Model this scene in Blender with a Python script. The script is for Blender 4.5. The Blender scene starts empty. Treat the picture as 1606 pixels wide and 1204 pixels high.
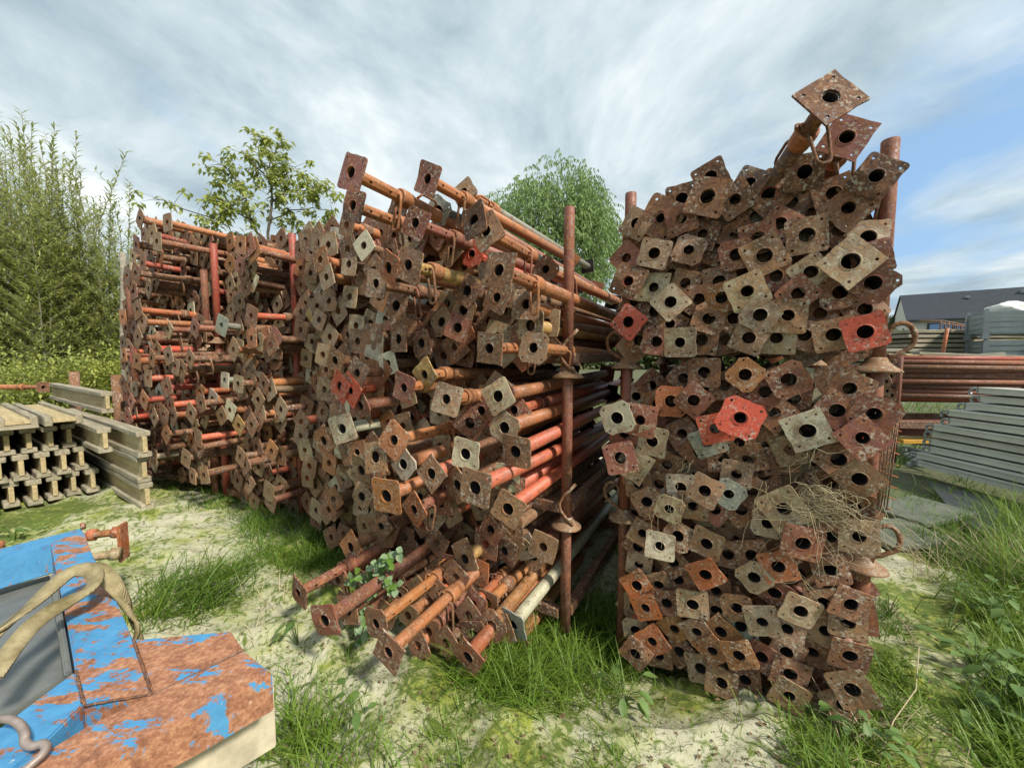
import bpy, bmesh, math, random
from mathutils import Vector, Matrix, noise as mnoise
rnd = random.Random(7)
D2R = math.radians
# ------------------------------------------------------------------ camera, world, sun, exposure
scene = bpy.context.scene
FPX, CX, CY, CAMZ, PITCH = 600.0, 803.0, 602.0, 1.3, D2R(4.0)
cam_d = bpy.data.cameras.new("camera"); cam = bpy.data.objects.new("camera", cam_d)
scene.collection.objects.link(cam); scene.camera = cam
cam_d.sensor_width = 36.0; cam_d.sensor_fit = 'HORIZONTAL'
cam_d.lens = 36.0 * FPX / 1606.0
cam_d.clip_start = 0.02; cam_d.clip_end = 3000
cam.location = (0, 0, CAMZ); cam.rotation_euler = (math.pi/2 - PITCH, 0, 0)

def ray(px, py):
    x, y = (px-CX)/FPX, -(py-CY)/FPX
    c, s = math.cos(PITCH), math.sin(PITCH)
    return Vector((x, c + y*s, y*c - s))          # forward distance ~1

SUN_AZ = Vector((0.74, -0.67, 0)).normalized(); SUN_EL = D2R(44)
world = bpy.data.worlds.new("World"); scene.world = world; world.use_nodes = True
wn = world.node_tree; wn.nodes.clear()
def N(nt, typ, **kw):
    n = nt.nodes.new(typ)
    for k, v in kw.items():
        if k == 'ins':
            for kk, vv in v.items(): n.inputs[kk].default_value = vv
        else: setattr(n, k, v)
    return n
def ramp(nt, stops, interp='LINEAR'):
    r = nt.nodes.new('ShaderNodeValToRGB'); e = r.color_ramp.elements
    r.color_ramp.interpolation = interp
    while len(e) > 1: e.remove(e[-1])
    for i, (p, c) in enumerate(stops):
        el = e[0] if i == 0 else e.new(p)
        el.position = p; el.color = (*c, 1) if len(c) == 3 else c
    return r
def build_sky():
    L = wn.links.new
    sky = N(wn, 'ShaderNodeTexSky', sky_type='NISHITA', sun_disc=False, sun_elevation=SUN_EL,
            sun_rotation=math.atan2(SUN_AZ.x, SUN_AZ.y), altitude=100, air_density=1.0, dust_density=1.5, ozone_density=1.5)
    tc = N(wn, 'ShaderNodeTexCoord'); sp = N(wn, 'ShaderNodeSeparateXYZ'); L(tc.outputs['Generated'], sp.inputs[0])
    mz = N(wn, 'ShaderNodeMath', operation='MAXIMUM', ins={1: 0.0}); L(sp.outputs['Z'], mz.inputs[0])
    az = N(wn, 'ShaderNodeMath', operation='ADD', ins={1: 0.13}); L(mz.outputs[0], az.inputs[0])
    dx = N(wn, 'ShaderNodeMath', operation='DIVIDE'); L(sp.outputs['X'], dx.inputs[0]); L(az.outputs[0], dx.inputs[1])
    dy = N(wn, 'ShaderNodeMath', operation='DIVIDE'); L(sp.outputs['Y'], dy.inputs[0]); L(az.outputs[0], dy.inputs[1])
    cb = N(wn, 'ShaderNodeCombineXYZ'); L(dx.outputs[0], cb.inputs[0]); L(dy.outputs[0], cb.inputs[1])
    mp = N(wn, 'ShaderNodeMapping'); L(cb.outputs[0], mp.inputs['Vector'])
    mp.inputs['Rotation'].default_value = (0, 0, D2R(38)); mp.inputs['Scale'].default_value = (1.25, 0.95, 1.0)
    mp.inputs['Location'].default_value = (0.35, 1.75, 0)
    cover = N(wn, 'ShaderNodeTexNoise', noise_dimensions='3D', ins={'Scale': 0.75, 'Detail': 10.0, 'Roughness': 0.56, 'Distortion': 0.25}); L(mp.outputs[0], cover.inputs['Vector'])
    # cloud cover thins out towards the right of the yard (azimuth of +X)
    def lobe(px, py, lo, hi, k):
        d = N(wn, 'ShaderNodeVectorMath', operation='DOT_PRODUCT'); L(tc.outputs['Generated'], d.inputs[0]); d.inputs[1].default_value = tuple(ray(px, py).normalized())
        r = N(wn, 'ShaderNodeMapRange', ins={'From Min': lo, 'From Max': hi, 'To Max': k}, interpolation_type='SMOOTHSTEP'); L(d.outputs['Value'], r.inputs['Value']); return r.outputs[0]
    b1 = lobe(1120, 265, .982, .9995, -.15); b2 = lobe(1520, 270, .962, .999, -.21); b3 = lobe(1290, 285, .985, .999, -.10)
    bs = N(wn, 'ShaderNodeMath', operation='ADD'); L(b1, bs.inputs[0]); L(b2, bs.inputs[1])
    bias = N(wn, 'ShaderNodeMath', operation='ADD'); L(bs.outputs[0], bias.inputs[0]); L(b3, bias.inputs[1])
    sumc = N(wn, 'ShaderNodeMath', operation='ADD'); L(cover.outputs['Fac'], sumc.inputs[0]); L(bias.outputs[0], sumc.inputs[1])
    hz = N(wn, 'ShaderNodeMath', operation='MULTIPLY_ADD', ins={1: -0.0, 2: 0.0}); L(mz.outputs[0], hz.inputs[0])
    sm2 = N(wn, 'ShaderNodeMath', operation='ADD'); L(sumc.outputs[0], sm2.inputs[0]); L(hz.outputs[0], sm2.inputs[1])
    cr = ramp(wn, [(0.20, (0, 0, 0)), (0.38, (1, 1, 1))]); L(sm2.outputs[0], cr.inputs[0])
    shade = N(wn, 'ShaderNodeTexNoise', noise_dimensions='3D', ins={'Scale': 1.0, 'Detail': 11.0, 'Roughness': 0.60, 'Distortion': 0.35}); L(mp.outputs[0], shade.inputs['Vector'])
    cc = ramp(wn, [(0.36, (2.9, 3.75, 4.3)), (0.46, (4.0, 4.85, 5.3)), (0.56, (5.4, 6.1, 6.4)), (0.68, (7.6, 8.0, 8.0))]); L(shade.outputs['Fac'], cc.inputs[0])
    mix = N(wn, 'ShaderNodeMix', data_type='RGBA'); L(cr.outputs[0], mix.inputs['Factor'])
    veil = N(wn, 'ShaderNodeMix', data_type='RGBA', ins={'Factor': .55}); L(sky.outputs[0], veil.inputs['A']); veil.inputs['B'].default_value = (2.9, 5.0, 7.6, 1); L(veil.outputs['Result'], mix.inputs['A']); L(cc.outputs[0], mix.inputs['B'])
    bg = N(wn, 'ShaderNodeBackground', ins={'Strength': 0.084}); L(mix.outputs['Result'], bg.inputs[0])
    out = N(wn, 'ShaderNodeOutputWorld'); L(bg.outputs[0], out.inputs[0])
build_sky()
sun_d = bpy.data.lights.new("sun", 'SUN'); sun = bpy.data.objects.new("sun", sun_d); scene.collection.objects.link(sun)
sun_d.energy = 3.4; sun_d.angle = D2R(5); sun_d.color = (1.0, 0.93, 0.82)
sdir = Vector((SUN_AZ.x*math.cos(SUN_EL), SUN_AZ.y*math.cos(SUN_EL), math.sin(SUN_EL)))
sun.rotation_euler = sdir.to_track_quat('Z', 'Y').to_euler(); sun.location = sdir*30
vs = scene.view_settings; vs.view_transform = 'Standard'; vs.look = 'None'; vs.gamma = 1; vs.use_curve_mapping = False; vs.exposure = 0.78
scene.cycles.max_bounces = 6; scene.cycles.diffuse_bounces = 3; scene.cycles.glossy_bounces = 2

# ------------------------------------------------------------------ helpers
CAMP = Vector((0, 0, CAMZ))
def at(px, py, Y):
    r = ray(px, py); return CAMP + r*(Y/r.y)
def on_z(px, py, z):
    r = ray(px, py); return CAMP + r*((z-CAMZ)/r.z)
def on_plane(px, py, p0, n):
    r = ray(px, py); return CAMP + r*((p0-CAMP).dot(n)/r.dot(n))
def project(p):
    v = p-CAMP; c, s = math.cos(PITCH), math.sin(PITCH)
    f = v.y*c - v.z*s; u = v.z*c + v.y*s
    return CX + FPX*v.x/f, CY - FPX*u/f
COL = scene.collection
def mesh_from(bm, name, mat=None, smooth=False):
    me = bpy.data.meshes.new(name); bm.to_mesh(me); bm.free()
    if mat: me.materials.append(mat)
    if smooth: me.shade_smooth()
    return me
def obj(name, me, parent=None, M=None, color=None):
    o = bpy.data.objects.new(name, me); COL.objects.link(o)
    if parent: o.parent = parent
    if M is not None: o.matrix_local = M
    if color: o.color = color
    return o
def tag(o, label, cat, group=None, kind=None):
    o['label'] = label; o['category'] = cat
    if group: o['group'] = group
    if kind: o['kind'] = kind
    return o
def empty(name, M, label, cat, group=None):
    o = bpy.data.objects.new(name, None); COL.objects.link(o); o.matrix_local = M; o.empty_display_size = .05
    return tag(o, label, cat, group)
def T(v): return Matrix.Translation(Vector(v))
def frame(origin, x, z):
    z = z.normalized(); x = (x - z*x.dot(z)).normalized(); y = z.cross(x)
    M = Matrix((x, y, z)).transposed().to_4x4(); M.translation = origin; return M
def tube(bm, pts, r, n=8, r1=None, cap=True):
    """sweep a circle along pts"""
    pts = [Vector(p) for p in pts]; rings = []; prev = None
    for i, p in enumerate(pts):
        t = (pts[min(i+1, len(pts)-1)] - pts[max(i-1, 0)])
        if t.length < 1e-9: t = Vector((0, 0, 1))
        t.normalize()
        if prev is None:
            a = t.orthogonal().normalized()
        else:
            a = (prev - t*prev.dot(t)); a = a.normalized() if a.length > 1e-6 else t.orthogonal().normalized()
        prev = a; b = t.cross(a)
        rr = r if r1 is None else r + (r1-r)*i/(len(pts)-1)
        rings.append([bm.verts.new(p + (a*math.cos(2*math.pi*k/n) + b*math.sin(2*math.pi*k/n))*rr) for k in range(n)])
    for A, B in zip(rings, rings[1:]):
        for k in range(n):
            f = bm.faces.new((A[k], A[(k+1) % n], B[(k+1) % n], B[k])); f.smooth = True
    if cap:
        bm.faces.new(rings[0][::-1]); bm.faces.new(rings[-1])
def lathe(bm, prof, n=16, M=Matrix(), close=False):
    rings = [[bm.verts.new(M @ Vector((r*math.cos(2*math.pi*k/n), r*math.sin(2*math.pi*k/n), z))) for k in range(n)] for r, z in prof]
    prs = list(zip(rings, rings[1:])) + ([(rings[-1], rings[0])] if close else [])
    for A, B in prs:
        for k in range(n):
            f = bm.faces.new((A[k], A[(k+1) % n], B[(k+1) % n], B[k])); f.smooth = True
def box(bm, M, sx, sy, sz):
    vs_ = [bm.verts.new(M @ Vector((x*sx/2, y*sy/2, z*sz/2))) for z in (-1, 1) for y in (-1, 1) for x in (-1, 1)]
    for f in ((0, 2, 3, 1), (4, 5, 7, 6), (0, 1, 5, 4), (2, 6, 7, 3), (0, 4, 6, 2), (1, 3, 7, 5)):
        bm.faces.new([vs_[i] for i in f])
def prism(bm, top, dz):
    A = [bm.verts.new(p) for p in top]; B = [bm.verts.new(p - Vector((0, 0, dz))) for p in top]
    n = len(top); f = bm.faces.new(A)
    bm.faces.new(B[::-1])
    for k in range(n): bm.faces.new((A[k], B[k], B[(k+1) % n], A[(k+1) % n]))
    bmesh.ops.recalc_face_normals(bm, faces=bm.faces[:])

# ------------------------------------------------------------------ materials
def new_mat(name):
    m = bpy.data.materials.new(name); m.use_nodes = True; nt = m.node_tree; nt.nodes.clear()
    b = N(nt, 'ShaderNodeBsdfPrincipled'); o = N(nt, 'ShaderNodeOutputMaterial'); nt.links.new(b.outputs[0], o.inputs[0])
    return m, nt, b
def mixc(nt, fac, a, b, blend='MIX'):
    m = N(nt, 'ShaderNodeMix', data_type='RGBA', blend_type=blend)
    for k, v in (('Factor', fac), ('A', a), ('B', b)):
        if hasattr(v, 'links'): nt.links.new(v, m.inputs[k])
        elif k == 'Factor': m.inputs[k].default_value = v
        else: m.inputs[k].default_value = (*v, 1)
    return m.outputs['Result']
def noise(nt, vec, scale, detail=4, rough=.6, dist=0):
    n = N(nt, 'ShaderNodeTexNoise', ins={'Scale': scale, 'Detail': detail, 'Roughness': rough, 'Distortion': dist})
    if vec is not None: nt.links.new(vec, n.inputs['Vector'])
    return n.outputs['Fac']
def thr(nt, v, lo, hi):
    r = N(nt, 'ShaderNodeMapRange', ins={'From Min': lo, 'From Max': hi}); nt.links.new(v, r.inputs['Value']); return r.outputs[0]
def mth(nt, op, a, b=None):
    m = N(nt, 'ShaderNodeMath', operation=op)
    for i, v in enumerate((a, b)):
        if v is None: continue
        if hasattr(v, 'links'): nt.links.new(v, m.inputs[i])
        else: m.inputs[i].default_value = v
    return m.outputs[0]
def bump(nt, b, h, strength, dist):
    bp = N(nt, 'ShaderNodeBump', ins={'Strength': strength, 'Distance': dist}); nt.links.new(h, bp.inputs['Height']); nt.links.new(bp.outputs[0], b.inputs['Normal'])
def rust_mat(name, src='object', speck=0.5):
    m, nt, b = new_mat(name); L = nt.links.new
    tc = N(nt, 'ShaderNodeTexCoord')
    if src == 'object':
        oi = N(nt, 'ShaderNodeObjectInfo'); col, alpha, rn = oi.outputs['Color'], oi.outputs['Alpha'], oi.outputs['Random']
        off = mth(nt, 'MULTIPLY', rn, 37.0)
        va = N(nt, 'ShaderNodeVectorMath', operation='ADD'); L(tc.outputs['Object'], va.inputs[0])
        cb = N(nt, 'ShaderNodeCombineXYZ'); L(off, cb.inputs[0]); L(off, cb.inputs[2]); L(cb.outputs[0], va.inputs[1]); vec = va.outputs[0]
    else:
        at_ = N(nt, 'ShaderNodeAttribute', attribute_name='paint'); col, alpha = at_.outputs['Color'], at_.outputs['Alpha']; vec = tc.outputs['Object']
    n1 = noise(nt, vec, 26, 6, .68, .4); n2 = noise(nt, vec, 9, 3, .6); n3 = noise(nt, vec, 110, 3, .7); n4 = noise(nt, vec, 75, 5, .72); n5 = noise(nt, vec, 15, 4, .6)
    rustc = ramp(nt, [(0.36, (0.028, 0.012, 0.008)), (0.45, (0.100, 0.040, 0.019)), (0.54, (0.215, 0.090, 0.036)), (0.66, (0.42, 0.195, 0.070))])
    L(mixc(nt, .45, n1, n3), rustc.inputs[0])
    # rust share follows the thing's own alpha
    k = mth(nt, 'ADD', mth(nt, 'MULTIPLY', n1, .45), mth(nt, 'ADD', mth(nt, 'MULTIPLY', n2, .30), mth(nt, 'MULTIPLY', n3, .25)))
    lo = mth(nt, 'SUBTRACT', 0.66, mth(nt, 'MULTIPLY', alpha, 0.30))
    f = mth(nt, 'MULTIPLY', mth(nt, 'SUBTRACT', k, lo), 22.0)
    fc = N(nt, 'ShaderNodeClamp'); L(f, fc.inputs[0])
    pv = mixc(nt, thr(nt, n3, .3, .7), col, (0.62, 0.58, 0.52), 'MULTIPLY')
    pv2 = mixc(nt, .5, col, pv)
    c = mixc(nt, fc.outputs[0], pv2, mixc(nt, .38, rustc.outputs[0], col))
    c = mixc(nt, mth(nt, 'MULTIPLY', thr(nt, n5, .52, .66), .45), c, (0.075, 0.034, 0.020))
    c = mixc(nt, mth(nt, 'MULTIPLY', thr(nt, n2, .40, .30), .30), c, (0.40, 0.20, 0.085))
    sp = mth(nt, 'MULTIPLY', mth(nt, 'MULTIPLY', thr(nt, n4, .525, .59), thr(nt, n5, .42, .56)), speck)
    c = mixc(nt, sp, c, (0.46, 0.41, 0.32))
    dk = mth(nt, 'MULTIPLY', thr(nt, n3, .42, .35), .8)
    c = mixc(nt, dk, c, (0.03, 0.016, 0.012))
    L(c, b.inputs['Base Color'])
    ro = N(nt, 'ShaderNodeMapRange', ins={'To Min': .52, 'To Max': .88}); L(fc.outputs[0], ro.inputs[0]); L(ro.outputs[0], b.inputs['Roughness'])
    h = mth(nt, 'ADD', mth(nt, 'MULTIPLY', n1, 1.0), mth(nt, 'MULTIPLY', n3, .5))
    bump(nt, b, h, .55, .003)
    return m
RUST = rust_mat('rusty_steel', 'object', .78); RUSTT = rust_mat('rusty_painted_tube', 'object', .28); RUSTS = rust_mat('rusty_steel_far', 'attr', .6)
def simple(name, c, rough=.8, var=.35, scale=8, metal=0, c2=None, bmp=.3, bd=.004, detail=5):
    m, nt, b = new_mat(name); tc = N(nt, 'ShaderNodeTexCoord'); n = noise(nt, tc.outputs['Object'], scale, detail, .65)
    c2 = c2 or tuple(x*(1-var) for x in c)
    nt.links.new(mixc(nt, thr(nt, n, .35, .65), c2, c), b.inputs['Base Color'])
    b.inputs['Roughness'].default_value = rough; b.inputs['Metallic'].default_value = metal
    if bmp: bump(nt, b, n, bmp, bd)
    return m

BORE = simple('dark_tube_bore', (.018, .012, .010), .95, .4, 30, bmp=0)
# ------------------------------------------------------------------ ground
def gz(x, y):
    """height of the yard: it rises to the left and dips beside the right stack"""
    h = 0.15/(1+math.exp((x+1.9)*2.6)) if x < 2 else 0
    h *= 1/(1+math.exp(-(y-1.5)*3))
    h -= .05*math.exp(-(((x+.35)/.7)**2 + ((y-1.5)/.5)**2))
    h -= 0.24*math.exp(-(((x-.62)/.55)**2 + ((y-1.95)/.55)**2))
    return h
def gzz(x, y):
    v = Vector((x, y, 0))
    w = v + Vector((mnoise.noise(v*1.3), mnoise.noise(v*1.3+Vector((9, 3, 0))), 0))*.35
    ridge = (1-abs(mnoise.noise(Vector((w.x*1.5+w.y*1.7, w.y*1.1-w.x*.9, 2)))))**7
    ridge2 = (1-abs(mnoise.noise(Vector((w.x*4.2-w.y*2.2, w.y*2.4+w.x*1.6, 7)))))**8
    return gz(x, y) - .03 + .028*mnoise.noise(v*1.6) + .010*mnoise.noise(v*6) + .004*mnoise.noise(v*17) + .050*ridge + .020*ridge2
def build_ground():
    m, nt, b = new_mat('soil_and_turf'); L = nt.links.new; tc = N(nt, 'ShaderNodeTexCoord')
    n = noise(nt, tc.outputs['Object'], .9, 8, .65); n2 = noise(nt, tc.outputs['Object'], 14, 5, .7)
    c = mixc(nt, thr(nt, n, .42, .58), (0.075, 0.062, 0.040), (0.055, 0.085, 0.024))
    c = mixc(nt, thr(nt, n2, .35, .7), c, (0.11, 0.115, 0.05)); L(c, b.inputs['Base Color']); b.inputs['Roughness'].default_value = .95
    bump(nt, b, n2, .6, .03)
    bm = bmesh.new()
    # inner part follows the yard's heights, outer ring runs to the horizon
    xs = [-900, -200, -60, -20] + [-10 + .5*i for i in range(41)] + [20, 60, 200, 900]
    ys = [-60, -20, -5, -1] + [.0+.5*i for i in range(25)] + [15, 25, 60, 200, 1500]
    V = [[bm.verts.new((x, y, gz(x, y)*(1 if abs(x) <= 10 else .2) - .10)) for x in xs] for y in ys]
    for j in range(len(ys)-1):
        for i in range(len(xs)-1): bm.faces.new((V[j][i], V[j][i+1], V[j+1][i+1], V[j+1][i]))
    o = obj('ground', mesh_from(bm, 'ground', m, True)); o['kind'] = 'structure'
    # sheet of mossy ground cloth
    m, nt, b = new_mat('mossy_ground_cloth'); L = nt.links.new; tc = N(nt, 'ShaderNodeTexCoord'); P = tc.outputs['Object']
    big = noise(nt, P, 1.3, 5, .6, .6); mid = noise(nt, P, 5.5, 7, .68, .5); fine = noise(nt, P, 48, 5, .72); stre = noise(nt, P, 16, 6, .7, 1.4)
    base = mixc(nt, thr(nt, mid, .32, .68), (0.355, 0.345, 0.225), (0.55, 0.535, 0.41))
    k = mth(nt, 'ADD', mth(nt, 'MULTIPLY', big, .55), mth(nt, 'MULTIPLY', mid, .45))
    alg = mixc(nt, thr(nt, k, .45, .56), base, (0.235, 0.265, 0.040))
    moss = mixc(nt, thr(nt, stre, .35, .65), (0.030, 0.052, 0.008), (0.105, 0.150, 0.018))
    k2 = mth(nt, 'ADD', mth(nt, 'MULTIPLY', big, .4), mth(nt, 'MULTIPLY', stre, .6))
    c = mixc(nt, thr(nt, k2, .485, .555), alg, moss)
    c = mixc(nt, thr(nt, fine, .62, .70), c, (0.055, 0.050, 0.028))
    c = mixc(nt, mth(nt, 'MULTIPLY', thr(nt, stre, .40, .30), .8), c, (0.095, 0.080, 0.052))
    L(c, b.inputs['Base Color']); b.inputs['Roughness'].default_value = .93
    bump(nt, b, mth(nt, 'ADD', mth(nt, 'MULTIPLY', mid, .9), mth(nt, 'MULTIPLY', mixc(nt, .5, fine, stre), .6)), .65, .02)
    bm = bmesh.new(); nx, ny = 250, 200
    def P_(i, j):
        y = .15 + 6.3*(j/ny)**1.5; x = -4.6 + 9.0*i/nx
        return x, y
    V = []
    for j in range(ny+1):
        row = []
        for i in range(nx+1):
            x, y = P_(i, j); row.append(bm.verts.new((x, y, gzz(x, y))))
        V.append(row)
    for j in range(ny):
        for i in range(nx):
            x, y = P_(i, j)
            edge = 3.2 + .25*mnoise.noise(Vector((0, y*1.7, 3)))
            if x > edge or x < -4.4 + .2*mnoise.noise(Vector((0, y*2, 5))): continue
            bm.faces.new((V[j][i], V[j][i+1], V[j+1][i+1], V[j+1][i]))
    bmesh.ops.delete(bm, geom=[v for v in bm.verts if not v.link_faces], context='VERTS')
    o = obj('ground_cloth', mesh_from(bm, 'ground_cloth', m, True)); o['kind'] = 'structure'
build_ground()

# ------------------------------------------------------------------ props: shapes
TD = Vector((0.492, 0.870, 0)).normalized()      # the tubes run this way, into the stacks
FD = Vector((-0.870, 0.492, 0)).normalized()     # the row of stacks runs this way
PB = Vector((-.95, .31, 0)).normalized()         # leftmost stacks turn slightly
R1R = Vector((1.32, 1.39, 0)); R1L = R1R + FD*.885
R2R = Vector((.27, 1.85, 0)); BEND = R2R + FD*2.2
S = .06
def outline(kind):
    if kind == 'round':
        return [Vector(((.064+.004*math.cos(8*a))*math.cos(a), (.064+.004*math.cos(8*a))*math.sin(a), 0)) for a in [2*math.pi*k/32 for k in range(32)]]
    r = {'sq': .012, 'sharp': .002, 'clip': .021, 'rect': .004}[kind]; hx = S; hy = S
    if kind == 'rect': hx, hy = .072, .052
    seg = 1 if kind == 'clip' else 3
    pts = []
    for cx, cy, a0 in ((hx-r, hy-r, 0), (-hx+r, hy-r, 90), (-hx+r, -hy+r, 180), (hx-r, -hy+r, 270)):
        for k in range(seg+1):
            a = D2R(a0 + 90*k/seg); pts.append(Vector((cx+r*math.cos(a), cy+r*math.sin(a), 0)))
    return pts
def plate_mesh(kind, hole, bolts=4, bend=0.0, seed=0):
    bm = bmesh.new(); edges = []
    def loop(pts):
        v = [bm.verts.new(p) for p in pts]
        for a, b_ in zip(v, v[1:]+v[:1]): edges.append(bm.edges.new((a, b_)))
    rr = random.Random(seed)
    pts = outline(kind)
    # dented, corroded edges: a few points stepping in
    out = []
    for a, b_ in zip(pts, pts[1:]+pts[:1]):
        out.append(a)
        if (b_-a).length > .05:
            for t in (.25, .5, .75):
                p = a.lerp(b_, t); out.append(p - p.normalized()*rr.choice([0, 0, 0, .0012, .003]))
    loop(out)
    loop([Vector((hole*math.cos(2*math.pi*k/16), hole*math.sin(2*math.pi*k/16), 0)) for k in range(16)])
    hs = [(1, 1), (-1, 1), (-1, -1), (1, -1)] if bolts == 4 else ([(1, 1), (-1, -1)] if bolts == 2 else [])
    bo = .042 if kind != 'rect' else .04
    for sx, sy in hs:
        q = (bo*1.25 if kind == 'rect' else bo)*sx, bo*(.8 if kind == 'rect' else 1)*sy
        loop([Vector((q[0]+.0048*math.cos(2*math.pi*k/6), q[1]+.0048*math.sin(2*math.pi*k/6), 0)) for k in range(6)])
    bmesh.ops.triangle_fill(bm, edges=edges, use_beauty=True, use_dissolve=False)
    g = bmesh.ops.extrude_face_region(bm, geom=bm.faces[:])
    for v in [e for e in g['geom'] if isinstance(e, bmesh.types.BMVert)]: v.co.z += .006
    if bend:
        for v in bm.verts:
            s_ = max(0, (v.co.x*math.cos(seed)+v.co.y*math.sin(seed))-.03); v.co.z += bend*s_
            v.co.z += .05*v.co.x*v.co.y/S
    bmesh.ops.recalc_face_normals(bm, faces=bm.faces[:])
    lathe(bm, [(hole, -.0016), (hole+.0016, -.0022), (hole+.0042, -.0004)], 16); bm.normal_update()
    return mesh_from(bm, 'base_plate', RUST)
PLATES = {}
for hname, hr in (('i', .0205), ('o', .0235)):
    PLATES[hname] = [plate_mesh('sq', hr, 4, 0, 1), plate_mesh('sq', hr, 4, .35, 2), plate_mesh('clip', hr, 4, 0, 3), plate_mesh('sq', hr, 4, -.3, 4),
                     plate_mesh('sharp', hr, 4, 0, 5), plate_mesh('sq', hr, 4, .25, 6), plate_mesh('sq', hr, 2, .15, 7)]
ROUNDP = plate_mesh('round', .0205, 4, 0, 9); RECTP = plate_mesh('rect', .0205, 2, 0, 10)
def inner_tube_mesh(L, ro=.0243, ri=.0205, holes=True):
    """steel tube with a row of real pin holes cut through both sides"""
    bm = bmesh.new(); n = 16
    zs = [.006]; z = .075
    while holes and z < L-.03:
        zs += [z-.006, z+.006]; z += .1
    zs.append(L)
    O = [[bm.verts.new((ro*math.cos(2*math.pi*k/n), ro*math.sin(2*math.pi*k/n), z)) for k in range(n)] for z in zs]
    I = [[bm.verts.new((ri*math.cos(2*math.pi*k/n), ri*math.sin(2*math.pi*k/n), z)) for k in range(n)] for z in zs]
    for j in range(len(zs)-1):
        for k in range(n):
            k1 = (k+1) % n
            if holes and j % 2 == 1 and k in (0, n//2):
                a = [O[j][k], O[j][k1], O[j+1][k1], O[j+1][k]]; b_ = [I[j][k], I[j][k1], I[j+1][k1], I[j+1][k]]
                for q in range(4): bm.faces.new((a[q], a[(q+1) % 4], b_[(q+1) % 4], b_[q]))
                continue
            f = bm.faces.new((O[j][k], O[j][k1], O[j+1][k1], O[j+1][k])); f.smooth = True
            f = bm.faces.new((I[j][k1], I[j][k], I[j+1][k], I[j+1][k1])); f.smooth = True
    for k in range(n):
        bm.faces.new((O[-1][k], O[-1][(k+1) % n], I[-1][(k+1) % n], I[-1][k]))
        bm.faces.new((I[0][k], I[0][(k+1) % n], O[0][(k+1) % n], O[0][k]))
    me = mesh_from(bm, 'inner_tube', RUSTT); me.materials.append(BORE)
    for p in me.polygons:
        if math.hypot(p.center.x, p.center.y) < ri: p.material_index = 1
    return me
def outer_tube_mesh(z0, L, endplate=True, handle=False):
    bm = bmesh.new(); ro, ri = .0300, .0265
    lathe(bm, [(ro, z0), (ro, L), (ri, L), (ri, z0)], 16, close=True)
    if endplate:
        box(bm, T((0, 0, L+.003)), .12, .12, .006)
    if handle:
        tube(bm, [(.029, 0, z0+.03), (.052, 0, z0+.04), (.056, 0, z0+.055), (.056, 0, z0+.125), (.050, 0, z0+.14), (.029, 0, z0+.15)], .0055, 6)
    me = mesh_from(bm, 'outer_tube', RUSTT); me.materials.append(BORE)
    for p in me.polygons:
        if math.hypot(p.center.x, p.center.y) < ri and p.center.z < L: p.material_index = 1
    return me
def collar_mesh():
    bm = bmesh.new()
    prof = [(.0262, -.01), (.0355, -.008)]
    for k in range(4): prof += [(.037, .002+.011*k), (.0335, .0065+.011*k)]
    prof += [(.034, .055), (.0262, .057)]
    lathe(bm, prof, 18, close=True)
    return mesh_from(bm, 'collar', RUSTT, False)
def pin_mesh(seed):
    """bent steel rod: goes through the tube, hugs it and hangs down in a long loop"""
    rr = random.Random(seed); bm = bmesh.new(); r = .006
    pts = [(-.034, 0, 0), (.034, 0, 0), (.042, .008, .002)]
    h = .085 + .02*rr.random()
    for k in range(7):
        a = math.pi*k/6
        pts.append((.036-.019*(1-math.cos(a))*1.0, .02+h+.018*math.sin(a), .014 + .006*k/6))
    pts += [(-.004, .03, .022), (-.012, -.015, .024), (-.034, -.024, .02), (-.043, 0, .012)]
    # smooth the path
    P = [Vector(p) for p in pts]; Q = [P[0]]
    for a, b_ in zip(P, P[1:]): Q += [a.lerp(b_, .25), a.lerp(b_, .75)]
    Q.append(P[-1]); tube(bm, Q, r, 6)
    return mesh_from(bm, 'pin', RUSTT)
PINS = [pin_mesh(k) for k in range(3)]
LI = [.18, .30, .42, .55]
INN = [inner_tube_mesh(l+.12) for l in LI]
LTOT = [1.55, 1.75, 1.95]
OUTA = [[outer_tube_mesh(l, t) for t in LTOT] for l in LI]
OUTH = [[outer_tube_mesh(l, t, True, True) for t in LTOT] for l in LI]
OUTB = [outer_tube_mesh(.006, t) for t in LTOT]
COLLAR = collar_mesh()
CODES = {'b': ((.215, .112, .064), .78), 'd': ((.115, .060, .043), .75), 'm': ((.255, .088, .057), .62), 'r': ((.54, .085, .042), .18),
         'R': ((.43, .120, .038), .60), 'o': ((.37, .160, .048), .75), 'Y': ((.46, .30, .09), .58), 't': ((.285, .180, .098), .66),
         'g': ((.40, .325, .20), .70), 'W': ((.58, .53, .38), .48), 'z': ((.27, .29, .24), .34), 'c': ((.43, .165, .062), .55),
         'k': ((.10, .10, .10), .25), 'p': ((.57, .140, .070), .14), 'q': ((.38, .075, .045), .26)}
CNAME = {'q': 'red', 'b': 'rusty brown', 'd': 'dark brown', 'm': 'dull red', 'r': 'bright red', 'R': 'orange red', 'o': 'orange rusted', 'Y': 'mustard yellow',
         't': 'tan brown', 'g': 'cement grey', 'W': 'whitish', 'z': 'galvanised grey', 'c': 'orange brown', 'k': 'dark grey', 'p': 'salmon red'}
def colr(c, j=.16, rr=rnd):
    (r, g, b_), a = CODES[c]; k = 1 + rr.uniform(-j, j)
    return (r*k, g*k*(1+rr.uniform(-.06, .06)), b_*k*(1+rr.uniform(-.08, .08)), min(.95, max(.05, a+rr.uniform(-.15, .15))))
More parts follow.
